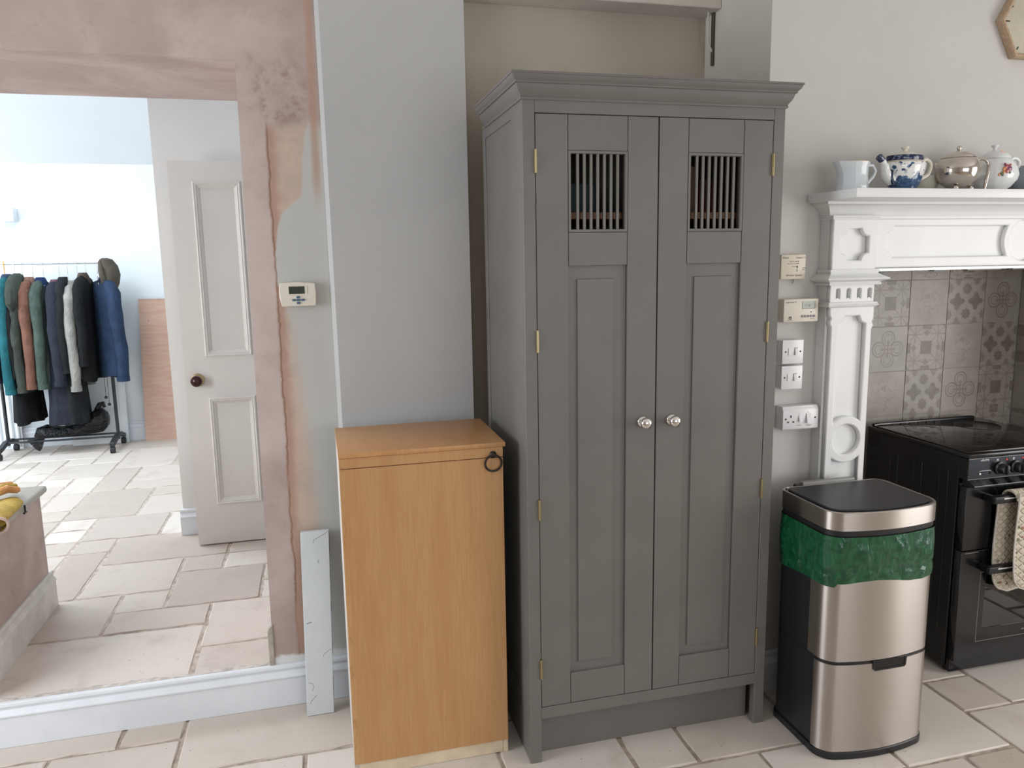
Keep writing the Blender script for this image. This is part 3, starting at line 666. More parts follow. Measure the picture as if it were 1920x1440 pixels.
# ------------------------------------------------------------------ loose board leaning on the wall
T_ = thing('skirting_offcut', 'narrow pale blue grey painted board leaning upright left of the wooden cabinet', 'board', (-.675, .51, 0))
OFFC = paint('pale_blue_grey_paint', (.66, .69, .71, 1), .5, .03, 8, .1)
q0, q1 = .488, .570
def offy(z): return q0+(q1-q0)*z/.685
mb = MB().loft([[(-.728, q0, .0), (-.631, q0, .0), (-.631, q0+.018, .0), (-.728, q0+.018, .0)], [(-.7155, q1, .685), (-.613, q1, .685), (-.613, q1+.018, .685), (-.7155, q1+.018, .685)]])
mb.build('board', OFFC, T_, .0012)
CRK = plain('crack', (.13, .13, .13), .9)
def crack(pts, r=.0008):
    MB().tube([(x_, offy(z_)+.0002, z_) for x_, z_ in pts], r, 4).build('crack', CRK, T_)
crack([(-.671, .640), (-.668, .655), (-.655, .660), (-.640, .667), (-.625, .676), (-.618, .682)])
crack([(-.712, .345), (-.706, .347), (-.698, .350), (-.693, .348)], .0014); crack([(-.658, .215), (-.657, .222), (-.648, .229), (-.628, .241)])
crack([(-.716, .125), (-.704, .120), (-.698, .108), (-.704, .092)]); crack([(-.715, .045), (-.710, .056), (-.702, .062), (-.694, .071), (-.690, .076)]); crack([(-.655, .565), (-.660, .574), (-.654, .580)], .001)
FLK = plain('bare_flaked_wood', (.20, .18, .16), .9)
for z0_, z1_ in ((.60, .675), (.50, .53), (.38, .41), (.22, .26), (.05, .13)):
    MB().loft([[(-.631+.018*z_/.685-.001, offy(z_)+.003, z_), (-.631+.018*z_/.685+.0015, offy(z_)+.003, z_), (-.631+.018*z_/.685+.0015, offy(z_)+.015, z_), (-.631+.018*z_/.685-.001, offy(z_)+.015, z_)] for z_ in (z0_, (z0_+z1_)/2, z1_)]).build('flaked_edge', FLK, T_)

# ------------------------------------------------------------------ honey wooden cabinet
T_ = thing('wooden_cabinet', 'honey coloured wooden cabinet with a black ring pull beside the grey cupboard', 'cabinet', (-.315, .28, 0))
cx0, cx1, cyf, cyb = -.572, -.058, .085, .475
MB().box(cx0-.001, cx1+.010, cyf-.004, cyb+.002, 1.075, 1.090).build('top', MAPLETOP, T_, .002, 2)
box(cx0, cx0+.016, cyf+.018, cyb, .0, 1.0745).build('side_panel', CREAMS, T_)
box(cx1-.016, cx1, cyf+.018, cyb, .0, 1.0745).build('side_panel', CREAMS, T_)
box(cx0+.016, cx1-.016, cyb-.008, cyb, .03, 1.0745).build('back_panel', WHITE, T_)
dr = MB().box(cx0, cx1+.002, cyf, cyf+.0175, .046, 1.0395).build('door', MAPLE, T_, .0015)
MB().box(cx0, cx1+.002, cyf+.0005, cyf+.0175, 1.0415, 1.0742).build('top_rail', MAPLE, T_, .001)
box(cx0+.016, cx1-.016, cyf+.006, cyf+.022, 0, .0445).build('plinth', CREAMW, T_)
box(cx1-.015, cx1+.001, cyf+.004, cyf+.018, 0, .0445).build('plinth_end', CREAMW, T_)
rp = MB().lathe([(.011, 0), (.012, -.003), (.008, -.006), (.006, -.012), (.002, -.014)], (-.0895, cyf, 1.051), 14, 'y').build('ring_pull', IRON, dr, smooth=True)
MB().tube([(-.0895+.027*sin(a), cyf-.008-.003*cos(a), 1.024+.027*cos(a)) for a in [2*pi*k/28 for k in range(28)]], .0034, 8, closed=True).build('ring', IRON, dr, smooth=True)

# ------------------------------------------------------------------ tall grey cupboard
K = thing('grey_cupboard', 'tall grey painted two door cupboard with barred vents, standing in the alcove', 'cupboard', (.435, .27, 0))
KW, KH, KB = .870, 2.128, .545
MB().box(0, .0385, 0, .03, 0, KH).build('face_stile', GREY, K, .0015)
MB().box(KW-.0385, KW, 0, .03, 0, KH).build('face_stile', GREY, K, .0015)
MB().box(.0385, KW-.0385, .0004, .03, 2.0905, KH).build('top_rail', GREY, K, .001)
MB().box(.0385, KW-.0385, .0004, .03, .156, .1965).build('bottom_rail', GREY, K, .001)
box(.0385, KW-.0385, .055, .072, 0, .19).build('plinth', GREY, K)
for s, (a, c_) in enumerate(((0, .018), (KW-.018, KW))):
    sd = box(a+.004 if s == 0 else a, c_ if s == 0 else c_-.004, .03, KB, .0, KH).build('side_panel', GREY, K)
    xo = (0, .006) if s == 0 else (KW-.006, KW)
    for r_ in ((.0305, .132, 0, KH), (.506, KB, 0, KH), (.132, .506, 2.092, KH), (.132, .506, 0, .20)):
        MB().box(xo[0], xo[1], r_[0], r_[1], r_[2], r_[3]).build('side_frame', GREY, sd, .001)
box(.018, KW-.018, KB-.01, KB, .1, KH).build('back_panel', GREY, K)
box(.018, KW-.018, .03, KB-.01, .17, .188).build('bottom_board', GREY, K)
box(.0, KW, .0, KB, KH, KH+.012).build('top_board', GREY, K)
cpf = [(0, KH-.002), (.004, KH-.002), (.006, KH+.003), (.004, KH+.008), (.008, KH+.014), (.014, KH+.022), (.018, KH+.032), (.020, KH+.040), (.025, KH+.041), (.025, KH+.046), (.029, KH+.050), (.034, KH+.056), (.036, KH+.063), (.0385, KH+.064), (.0385, KH+.070), (0, KH+.070)]
MB().sweep_u(cpf, 0, KW, 0, .497).build('cornice', GREY, K, smooth=True, ang=28)
box(.0, KW, .0, .497, KH+.0121, KH+.069).build('cornice_filler', GREY, K)
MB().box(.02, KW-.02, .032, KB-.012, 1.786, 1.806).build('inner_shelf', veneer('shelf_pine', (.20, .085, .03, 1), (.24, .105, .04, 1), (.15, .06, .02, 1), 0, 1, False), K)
def cup_door(x0, x1, a, c_, ra, rc_, kx, hx_, va, vb):
    d = thing('door', None, None, (0, 0, 0)); d.parent = K; d.location = Vector((x0, 0, .2))-K.location
    z0, z1 = .1985, 2.0885; g = .0007
    bx = lambda nm, p0, p1, q0_, q1_, yf=.0012, yb=.022, bv=.0012: MB().box(p0, p1, yf, yb, q0_, q1_).build(nm, GREY, d, bv)
    bx('stile', x0, a-g, z0, z1); bx('stile', c_+g, x1, z0, z1)
    bx('rail', a+g, c_-g, 1.986, z1, .0016); bx('rail', a+g, c_-g, 1.6445, 1.7445, .0016); bx('rail', a+g, c_-g, z0, .3045, .0016)
    MB().frame([(0, .0006), (.0075, .0006), (.0085, .006), (.0085, .022), (0, .022)], a+g, c_-g, 1.7455, 1.985).build('vent_frame', GREY, d)
    n_ = 7
    for i in range(n_):
        xc = va+(vb-va)*(i+1)/(n_+1)
        MB().box(xc-.0042, xc+.0042, .004, .014, 1.753, 1.977).build('slat', GREY, d, .0008)
    MB().box(a+g, c_-g, .0115, .019, .3045, 1.6445).build('panel', GREY, d)
    MB().loft([[(ra, .0116, .338), (rc_, .0116, .338), (rc_, .0116, 1.604), (ra, .0116, 1.604)], [(ra+.0015, .0065, .3395), (rc_-.0015, .0065, .3395), (rc_-.0015, .0065, 1.6025), (ra+.0015, .0065, 1.6025)]]).build('raised_field', GREY, d)
    k = MB().lathe([(.0165, 0), (.0185, -.002), (.017, -.005), (.010, -.008), (.0085, -.016), (.012, -.020), (.0185, -.024), (.0195, -.029), (.0185, -.034), (.013, -.039), (.006, -.0415), (.001, -.042)], (kx, .001, 1.142), 24, 'y').build('knob', CHROME, d, smooth=True, ang=50); k['label'] = 'polished nickel knob'
    for zz in (1.952, 1.417, .880, .336):
        h = MB().lathe([(.0045, -.034), (.0045, -.012), (.0048, -.0118), (.0048, .0118), (.0045, .012), (.0045, .034)], (hx_, -.0025, zz), 10).build('hinge', BRASS, d, smooth=True); h['label'] = 'brass butt hinge'
    return d
cup_door(.0402, .4335, .1415, .3335, .170, .2905, .391, .0393, .1515, .3235)
cup_door(.4375, .8298, .5355, .7275, .565, .6985, .492, .8307, .5455, .7175)
# things glimpsed through the vents
INTM = plain('dark_wood', (.16, .06, .02), .5)
def tin(name, label, x, y, r, h, mat, sq=False):
    o = thing(name, label, 'container', (x, y, 1.8065))
    if sq: MB().box(x-r, x+r, y-r*.6, y+r*.6, 1.8065, 1.8065+h).build('box_body', mat, o, .002)
    else:
        MB().lathe([(r, 0), (r, h*.8), (r*.75, h*.9), (r*.6, h)], (x, y, 1.8065), 16).build('jar_body', mat, o, smooth=True)
        MB().lathe([(r*.65, h), (r*.65, h+.02)], (x, y, 1.8066), 16).build('lid', STEELD, o)
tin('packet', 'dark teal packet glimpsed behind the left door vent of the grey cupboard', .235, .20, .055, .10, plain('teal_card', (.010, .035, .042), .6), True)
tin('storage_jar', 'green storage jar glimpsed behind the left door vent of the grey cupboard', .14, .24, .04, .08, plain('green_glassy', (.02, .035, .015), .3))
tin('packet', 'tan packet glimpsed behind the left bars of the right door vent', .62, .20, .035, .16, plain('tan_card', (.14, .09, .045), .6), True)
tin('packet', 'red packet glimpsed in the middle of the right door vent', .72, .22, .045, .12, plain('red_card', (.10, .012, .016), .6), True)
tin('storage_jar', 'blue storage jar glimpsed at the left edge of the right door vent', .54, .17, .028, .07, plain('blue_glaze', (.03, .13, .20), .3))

# ------------------------------------------------------------------ shelf and bracket above
T_ = thing('alcove_shelf', 'white painted shelf high in the alcove above the grey cupboard', 'shelf', (.44, .57, 2.6))
MB().box(-.048, .9288, .530, .6515, 2.588, 2.66).build('board', paint('dingy_white_paint', (.60, .55, .49, 1), .5, .05, 6, .1), T_, .003)
bk = MB()
bk.tube([(.902, .58, 2.588), (.902, .58, 2.50), (.904, .58, 2.478), (.910, .58, 2.462), (.920, .58, 2.448), (.9275, .58, 2.440)], .0045, 8)
o = bk.build('bracket_arm', paint('cream_bracket', (.56, .52, .44, 1), .5, .05, 10, 0), T_, smooth=True)
MB().box(.918, .9285, .574, .588, 2.395, 2.588).build('bracket_plate', plain('brown_metal', (.08, .055, .04), .6), T_, .002)

# ------------------------------------------------------------------ wall controls right of the cupboard
YW = .189
T_ = thing('wireless_receiver', 'small square cream control box, topmost on the wall right of the cupboard', 'control box', (1.03, .175, 1.58))
MB().box(.983, 1.081, .163, YW, 1.582, 1.668).build('case', PLCREAM, T_, .002, 2)
text('lettering', 'Wireless System', .0095, 1.034, .163, 1.5925, INK, T_, 'CENTER', .3)
text('lettering', 'Wayne', .0085, .987, .163, 1.6545, INK, T_, 'LEFT', .2); text('lettering', 'Channel 1 2', .0078, 1.078, .163, 1.6545, INK, T_, 'RIGHT', .2)
text('lettering', 'SWITCH ON', .0055, 1.046, .163, 1.642, INKG, T_, 'RIGHT'); text('lettering', 'BATTERY LOW', .0055, 1.046, .163, 1.634, INKG, T_, 'RIGHT')
text('lettering', 'ON/OFF', .0045, 1.068, .163, 1.6195, INKG, T_); text('lettering', 'RESET', .0045, 1.068, .163, 1.6135, INKG, T_)
for zz in (1.644, 1.636): box(1.0485, 1.0525, .1622, .164, zz-.001, zz+.002).build('indicator', INK, T_)
box(1.026, 1.046, .1624, .164, 1.6258, 1.6272).build('pointer_line', INK, T_)
box(1.0455, 1.0485, .1615, .164, 1.621, 1.629).build('slide_switch', INK, T_); box(1.0455, 1.0485, .1615, .164, 1.609, 1.617).build('slide_switch', PLSHADE, T_)
MB().tube([(1.049, .186, 1.583), (1.048, .183, 1.575), (1.044, .182, 1.566)], .0015, 5).build('cable_stub', PLSHADE, T_)
T_ = thing('heating_programmer', 'ivory heating programmer with a pale screen and five round buttons', 'control box', (1.06, .17, 1.43))
MB().box(.990, 1.131, .148, YW, 1.430, 1.5125).build('case', PLCREAM2, T_, .004, 2)
box(1.064, 1.117, .1472, .149, 1.4765, 1.5035).build('screen_surround', PLSHADE, T_); box(1.064, 1.113, .1466, .149, 1.4785, 1.5035).build('screen', LCDL, T_)
text('lettering', '12:30', .012, 1.070, .1466, 1.485, INKG, T_)
for i in range(5): MB().lathe([(.0048, 0), (.0048, -.002), (.003, -.003)], (1.066+i*.0118, .148, 1.4505), 12, 'y').build('button', PLSHADE, T_, smooth=True)
box(1.098, 1.103, .1474, .149, 1.463, 1.4665).build('small_button', INK, T_)
text('lettering', 'programmer 7.1', .0068, .9965, .148, 1.499, INK, T_)
plate('emblem', [(1.011, 1.4405), (1.022, 1.4405), (1.022, 1.4505), (1.011, 1.4505)], [[(1.0135, 1.443), (1.0195, 1.443), (1.0195, 1.448), (1.0165, 1.446), (1.0135, 1.448)]], .1473, .1485, INK, T_)
text('lettering', 'AUTOMATIC', .004, 1.005, .148, 1.4355, INKG, T_); text('lettering', 'ADVANCE', .0038, 1.097, .148, 1.440, INKG, T_)
def rocker(x0, x1, z0, z1, y, par, tilt=.004, nm='rocker'):
    MB().loft([[(x0, y+.002, z0), (x1, y+.002, z0), (x1, y+.002, z1), (x0, y+.002, z1)], [(x0+.001, y-.0015+tilt*-1, z0+.001), (x1-.001, y-.0015-tilt, z0+.001), (x1-.001, y-.0015, z1-.001), (x0+.001, y-.0015, z1-.001)]]).build(nm, PLWHITE, par)
    box(x0-.001, x0, y-.0006, y+.001, z0-.001, z1+.001).build('rocker_gap', PLSHADE, par)
def switch(label, z0, x0=.991):
    s = thing('light_switch', label, 'switch', (x0+.043, .17, z0), 'white light switches by the fireplace')
    MB().box(x0+.0005, x0+.0825, .152, YW, z0+.0005, z0+.0825).build('back_box', PLWHITE, s, .002, 2)
    MB().box(x0-.001, x0+.084, .146, .153, z0-.001, z0+.084).build('face_plate', PLWHITE, s, .0015, 2)
    rocker(x0+.022, x0+.034, z0+.029, z0+.055, .146, s, 0); rocker(x0+.048, x0+.060, z0+.029, z0+.055, .146, s, .005)
    box(x0+.047, x0+.061, .1445, .1465, z0+.0548, z0+.0562).build('rocker_edge', PLSHADE, s)
    for xx in (x0+.0115, x0+.0715): MB().lathe([(.0032, 0), (.0032, -.0008)], (xx, .1459, z0+.042), 10, 'y').build('screw', STEELD, s)
switch('upper white double light switch on the wall by the fireplace', 1.283); switch('lower white double light switch just above the cooker socket', 1.190)
T_ = thing('cooker_socket', 'wide white cooker switch with a socket below the light switches', 'socket', (1.07, .17, 1.038))
MB().box(1.0005, 1.1455, .148, YW, 1.040, 1.1245).build('back_box', PLWHITE, T_, .002, 2)
MB().prism([(.149, 1.038), (.144, 1.040), (.142, 1.046), (.142, 1.108), (.145, 1.117), (.152, 1.1255), (.160, 1.1262), (.160, 1.038)], 'x', 1.000, 1.1465).build('face_plate', PLWHITE, T_, .0015, 2)
for a, c_, w_, h_ in ((1.0325, 1.0885, .0028, .0045), (1.021, 1.068, .004, .0028), (1.043, 1.068, .004, .0028)): box(a-w_, a+w_, .1414, .144, c_-h_, c_+h_).build('socket_slot', INK, T_)
for xx, zz in ((1.011, 1.080), (1.133, 1.080)): MB().lathe([(.0035, 0), (.0035, -.0008)], (xx, .1419, zz), 10, 'y').build('screw', STEELD, T_)
rocker(1.064, 1.075, 1.068, 1.092, .142, T_, .006); rocker(1.095, 1.116, 1.061, 1.097, .142, T_, .009)
for a, c_ in ((1.0675, 1.0965), (1.0675, 1.062), (1.1025, 1.1015), (1.1025, 1.0555)): box(a-.003, a+.003, .1416, .143, c_-.0007, c_+.0007).build('switch_mark', INKG, T_)
text('lettering', 'SOCKET', .0052, 1.058, .142, 1.053, INKG, T_); text('lettering', 'COOKER', .0055, 1.094, .142, 1.0505, INKG, T_)

# ------------------------------------------------------------------ fireplace surround
F = thing('fireplace_surround', 'white carved fireplace surround with a mantel shelf around the cooker', 'fireplace', (2.014, .16, 0))
XC = 2.014; PX0, PX1, PF = 1.155, 1.338, .12
MB().box(1.094, 2*XC-1.094, -.070, .1895, 1.8465, 1.8765).build('mantel_shelf', WHITE, F, .003, 2)
cove = [(0, 1.800), (.004, 1.800), (.006, 1.806), (.012, 1.818), (.024, 1.831), (.038, 1.8385), (.041, 1.8385), (.041, 1.8465), (0, 1.8465)]
MB().sweep_u(cove, PX0, 2*XC-PX0, PF+.02, .1895).build('cornice', WHITE, F, smooth=True, ang=30)
bead = [(0, 1.786), (.004, 1.787), (.006, 1.791), (.004, 1.795), (.006, 1.799), (.004, 1.801), (0, 1.801)]
def notched(x0, x1, z0, z1, cx_, cz_):      # oblong with scalloped corners
    q = lambda px, pz, a0: [(px+cx_*cos(math.radians(a0-18*i)), pz+cz_*sin(math.radians(a0-18*i))) for i in range(6)]
    return q(x0, z0, 90)+q(x1, z0, 180)+q(x1, z1, 270)+q(x0, z1, 360)
def pilaster(mx):
    f = (lambda x_: x_) if not mx else (lambda x_: 2*XC-x_)
    P_ = lambda pts: [(f(a), c_) for a, c_ in pts]
    def B_(x0, x1, *r_): return box(min(f(x0), f(x1)), max(f(x0), f(x1)), *r_)
    p = B_(PX0, PX1, PF+.0205, .1895, 0, 1.80).build('pilaster', WHITE, F)
    x0, x1 = (PX0, PX1) if not mx else (2*XC-PX1, 2*XC-PX0)
    # capital block with notched octagon
    plate('capital_block', P_([(PX0, 1.608), (PX1, 1.608), (PX1, 1.80), (PX0, 1.80)]), [P_(notched(1.189, 1.305, 1.645, 1.755, .031, .027))], PF, PF+.021, WHITE, p, .005)
    MB().sweep_u(bead, x0, x1, PF, .1895).build('bead', WHITE, p)
    cap = [(0, 1.613), (.008, 1.613), (.010, 1.606), (.006, 1.600), (.016, 1.592), (.034, 1.582), (.036, 1.578), (.030, 1.5755), (.014, 1.569), (.012, 1.567), (.016, 1.563), (.014, 1.558), (0, 1.558)]
    MB().sweep_u(cap, x0, x1, PF, .1895).build('capital_moulding', WHITE, p)
    # fluted block
    fl = []
    for i in range(4):
        cx_ = 1.188+i*.0437; w_ = .0085
        fl.append(P_([(cx_-w_, 1.509), (cx_, 1.514), (cx_+w_, 1.509)]+arc(cx_, 1.538, w_, 0, 180, 6)))
    plate('fluted_block', P_([(PX0, 1.49), (PX1, 1.49), (PX1, 1.56), (PX0, 1.56)]), fl, PF, PF+.021, WHITE, p, .003)
    nk = [(0, 1.479), (.004, 1.479), (.011, 1.484), (.013, 1.488), (.008, 1.491), (.010, 1.496), (0, 1.498)]
    MB().sweep_u(nk, x0, x1, PF, .1895).build('necking', WHITE, p)
    # shaft with recessed panels and ring
    cx_, cz_, ro, ri = 1.2525, .992, .088, .0575
    a0 = math.degrees(math.asin(.058/ro))
    top = [(1.194, 1.415), (1.2135, 1.4255), (1.222, 1.447), (1.282, 1.447), (1.2905, 1.4255), (1.309, 1.417)]
    lowarc = arc(cx_, cz_, ro, 90-a0, 90+a0, 10)
    hole1 = top+lowarc
    hole2 = [(1.194, .13)]+arc(cx_, cz_, ro, 270-a0, 270+a0, 10)+[(1.311, .13)]
    hole3 = arc(cx_, cz_, ri, 0, 345, 23)
    out = [(PX0+.008, .0), (PX1-.001, .0), (PX1-.002, 1.398), (PX1+.005, 1.408), (PX1+.003, 1.418), (PX1-.001, 1.424), (PX1+.005, 1.436), (PX1+.005, 1.482), (PX0+.002, 1.482), (PX0+.002, 1.45), (PX0+.009, 1.440), (PX0+.004, 1.430), (PX0+.003, 1.420), (PX0+.010, 1.410)]
    plate('shaft', P_(out), [P_(hole1), P_(hole2), P_(hole3)], PF, PF+.021, WHITE, p, .005)
    MB().sweep_u([(0, 0), (.014, 0), (.014, .12), (.006, .132), (0, .135)], x0, x1, PF, .1895).build('plinth_block', WHITE, p)
pilaster(False); pilaster(True)
FZ = .14; r_o, r_i = .101, .076; zc = 1.7075
fr = box(PX1, 2*XC-PX1, FZ+.018, .1895, 1.614, 1.81).build('frieze', WHITE, F)
aa = math.degrees(math.asin(.056/r_o))
def half(mx):
    pts = [(1.425, 1.6515)]+arc(XC, zc, r_o, 180+aa, 180-aa, 12)+[(1.425, 1.7635), (1.418, 1.7475), (1.399, 1.737), (1.393, 1.735), (1.393, 1.682), (1.40, 1.679), (1.418, 1.668)]
    return pts if not mx else [(2*XC-a, c_) for a, c_ in pts]
plate('frieze_board', [(PX1+.001, 1.6145), (2*XC-PX1-.001, 1.6145), (2*XC-PX1-.001, 1.81), (PX1+.001, 1.81)], [half(0), half(1), arc(XC, zc, r_i, 0, 350, 35)], FZ, FZ+.0185, WHITE, fr, .005)
MB().prism([(FZ-.008, 1.790), (FZ, 1.786), (FZ, 1.806), (FZ-.006, 1.803), (FZ-.008, 1.797)], 'x', PX1+.008, 2*XC-PX1-.008).build('frieze_bead', WHITE, fr)
# steel strip under the frieze with black clips
T_ = thing('lintel_strip', 'grey metal strip with black fixings under the white fireplace frieze', 'metal strip', (2.0, .17, 1.60))
MB().box(1.352, 2.676, .155, .188, 1.603, 1.613).build('strip', GALV, T_)
for a, c_, d_ in ((1.36, .075, 0), (1.62, .05, 0), (1.77, .16, 0), (1.98, .06, 0)): box(a+.005, a+c_, .158, .185, 1.5985, 1.603).build('clip', BLACKP, T_)
box(1.392, 1.406, .16, .18, 1.589, 1.5985).build('clip_tab', BLACKP, T_)

# ------------------------------------------------------------------ patterned tiles in the recess (parts of the wall)
TB0, TB1, TD = (.31, .27, .238, 1), (.40, .355, .318, 1), (.165, .136, .118, 1)
def tile_mat(kind):
    m, nt, b = mk('printed_tile_'+kind, .38, 0, .45); t = nt.nodes.new('ShaderNodeTexCoord'); s = nt.nodes.new('ShaderNodeSeparateXYZ')
    nt.links.new(t.outputs['Generated'], s.inputs[0]); gx, gz = X(nt, s.outputs[0]), X(nt, s.outputs[2])
    v = t.outputs['Object']; oi = nt.nodes.new('ShaderNodeObjectInfo'); rnd = X(nt, oi.outputs['Random'])
    wp = nt.nodes.new('ShaderNodeNewGeometry').outputs['Position']
    n1 = noise(nt, wp, 9, 5, .65); n2 = noise(nt, wp, 40, 4, .7)
    x_, z_ = gx-.5, gz-.5; ax, az = x_.abs(), z_.abs()
    ed = lambda e, w=.012: e.ss(w, -w)
    if kind == 'star':
        sq = ed(ax.max(az)-.15)
        def star(cx_, cz_):
            u, w = (ax-cx_), (az-cz_); a_, c_ = u.abs(), w.abs()
            ray = ((a_-c_).abs()).min(a_.min(c_))
            r = (u*u+w*w).sqrt()
            return ed(ray-.012, .008)*ed(r-.20)
        dia = ed((ax-.33).abs()*1.4+az-.10).max(ed((az-.33).abs()*1.4+ax-.10))
        bars = ed((ax-.46).abs()-.05)*ed(az-.12).max(0) 
        bars = bars.max(ed((az-.46).abs()-.05)*ed(ax-.12))
        cor = ed((ax-.5).abs()+(az-.5).abs()-.10)
        p = sq.max(star(.30, .30)*.7).max(dia*.7).max(bars*.9).max(cor*.7)
    elif kind == 'cross':
        def cross(cx_, cz_):
            u, w = (x_-cx_).abs(), (z_-cz_).abs()
            r = (u*u+w*w).sqrt(); lob = (u.min(w)*u.min(w)+(u.max(w)-.13)*(u.max(w)-.13)).sqrt()
            return ed(lob-.065).max(ed(u.max(w)-.10)).max(ed(u.min(w)+u.max(w)*.55-.12))
        def st8(cx_, cz_):
            u, w = (x_-cx_).abs(), (z_-cz_).abs()
            return ed(u.max(w)-.095).max(ed(u+w-.135))
        p = cross(-.25, .0).max(cross(.25, 0)).max(st8(0, .28)*.9).max(st8(0, -.28)*.9).max(st8(-.5, .3)*.7).max(st8(.5, .3)*.7).max(st8(-.5, -.3)*.7).max(st8(.5, -.3)*.7).max(cross(-.25, .56)*.7).max(cross(.25, .56)*.7).max(cross(-.25, -.56)*.7).max(cross(.25, -.56)*.7)
    elif kind == 'rosette':
        def rg(cx_, cz_, R):
            r = ((x_-cx_)*(x_-cx_)+(z_-cz_)*(z_-cz_)).sqrt()
            pet = ((r-R).abs()).ss(.025, .005); inn = ((r-R*.6).abs()).ss(.02, .004)
            return pet.max(inn*.8)
        p = rg(0, .24, .16).max(rg(0, -.24, .16)).max(rg(-.24, 0, .16)).max(rg(.24, 0, .16)).max(ed(ax.min(az)-.02)*ed((ax.max(az))-.2))*.75
    else:
        r = (x_*x_+z_*z_).sqrt(); p = (noise(nt, t.outputs['Generated'], 9, 5, .7, 1).ss(.5, .62))*r.ss(.5, .2)*.55
    wear = n1.ss(.15, .5)*(n2.ss(.2, .5)*.4+.6)
    base = mixc(nt, n1.ss(.3, .7), TB0, TB1); base = mixc(nt, rnd*.35, base, (.38, .37, .35, 1))
    setc(nt, b, mixc(nt, p*wear*.85, base, TD)); bump(nt, b, n2, .08, .002); return m
TM = {k: tile_mat(k) for k in ('star', 'cross', 'rosette', 'plain')}
cols = [1.36, 1.565, 1.770, 1.975, 2.1805, 2.386, 2.588]; rows = [.523, .728, .933, 1.139, 1.3435, 1.5485, 1.628]
lay_ = {(2, 5): 'plain', (3, 5): 'rosette', (4, 5): 'star', (5, 5): 'plain', (2, 4): 'star', (3, 4): 'plain', (4, 4): 'cross', (5, 4): 'rosette', (2, 3): 'rosette', (3, 3): 'star', (4, 3): 'plain', (5, 3): 'cross', (2, 2): 'plain', (3, 2): 'cross', (4, 2): 'rosette', (5, 2): 'star'}
kinds = ['star', 'plain', 'cross', 'rosette']; g = .0012
def tile(x0, x1, y0, y1, z0, z1, mat, par):
    cx_, cy_, cz_ = (x0+x1)/2, (y0+y1)/2, (z0+z1)/2
    o = MB().box(x0-cx_, x1-cx_, y0-cy_, y1-cy_, z0-cz_, z1-cz_).build('wall_tile', mat, None, .0007)
    o.location = (cx_, cy_, cz_); o.parent = par; return o
for i in range(1, 7):
    for j in range(0, 6):
        k_ = lay_.get((i-1, j), kinds[(i+2*j) % 4])
        x0_, x1_ = cols[i-1]+g, cols[i]-g
        tile(x0_, x1_, .6625, .6666, rows[j]+g, rows[j+1]-g, TM[k_], RECESS)
ys = [.198, .247, .452, .658]
for i in range(3):
    for j in range(0, 6):
        tile(2.5870, 2.5906, ys[i]+g, ys[i+1]-g, rows[j]+g, rows[j+1]-g, TM[kinds[(i+j+1) % 4]], RSIDE)

# ------------------------------------------------------------------ cooker
O = thing('electric_cooker', 'black electric cooker with a glass hob standing in the fireplace recess', 'cooker', (2.04, .33, 0))
OX0, OX1, OYF, OYB, OZ = 1.75, 2.33, .062, .612, .915
bl = lambda nm, *a, bv=0, mat=BLACKE, par=O: MB().box(*a).build(nm, mat, par, bv)
for a, c_ in ((OX0, OX0+.012), (OX1-.012, OX1)):
    sp = bl('side_panel', a, c_, OYF+.040, OYB, .03, .895, bv=.003)
    for i in range(3):      # pressed arches
        yc = OYB-.17-i*.135; xx = a if a == OX0 else c_; rr = .022
        MB().tube([(xx, yc-rr, .12)]+[(xx, yc-rr*cos(math.radians(t)), .815+rr*sin(math.radians(t))) for t in range(0, 181, 30)]+[(xx, yc+rr, .12)], .0012, 6).build('pressed_arch', BLACKE, sp, smooth=True)
bl('back_panel', OX0+.012, OX1-.012, OYB-.015, OYB, .03, .895)
CAV = plain('grey_oven_enamel', (.16, .165, .155), .4)
bl('base_panel', OX0+.012, OX1-.012, OYF+.04, OYB-.015, .03, .06)
for z0_, z1_ in ((.062, .08), (.485, .545), (.745, .785)): bl('oven_floor', OX0+.012, OX1-.012, OYF+.04, OYB-.015, z0_, z1_, mat=CAV)
bl('oven_back', OX0+.012, OX1-.012, .50, .51, .08, .745, mat=CAV)
for a in (OX0+.0125, OX1-.0525): bl('oven_side', a, a+.04, OYF+.041, .50, .08, .745, mat=CAV)
# hob
hb = MB().box(OX0-.002, OX1+.002, OYF-.004, OYB+.002, .893, .909).build('hob_surround', BLACKE, O, .004, 2)
MB().box(OX0+.010, OX1-.010, OYF+.012, OYB-.030, .908, OZ).build('hob_glass', HOB, hb, .002, 2)
MB().tube([(OX0+.02, OYB-.010, .9105), (OX0+.04, OYB-.010, .913), (OX1-.04, OYB-.010, .913), (OX1-.02, OYB-.010, .9105)], .009, 10).build('rear_rail', BLACKE, hb, smooth=True)
for i in range(6): bl('rear_vent', OX0+.10+i*.045, OX0+.13+i*.045, OYB-.034, OYB-.028, .9145, .9165, mat=INK, par=hb)
RING = plain('burner_print', (.07, .065, .06), .2)
for xx, yy, rr in ((1.90, .22, .09), (2.18, .22, .075), (1.90, .45, .075), (2.18, .45, .09)):
    MB().tube([(xx+rr*cos(a), yy+rr*sin(a), OZ+.0002) for a in [2*pi*k/40 for k in range(40)]], .0007, 4, closed=True).build('hob_ring', RING, hb)
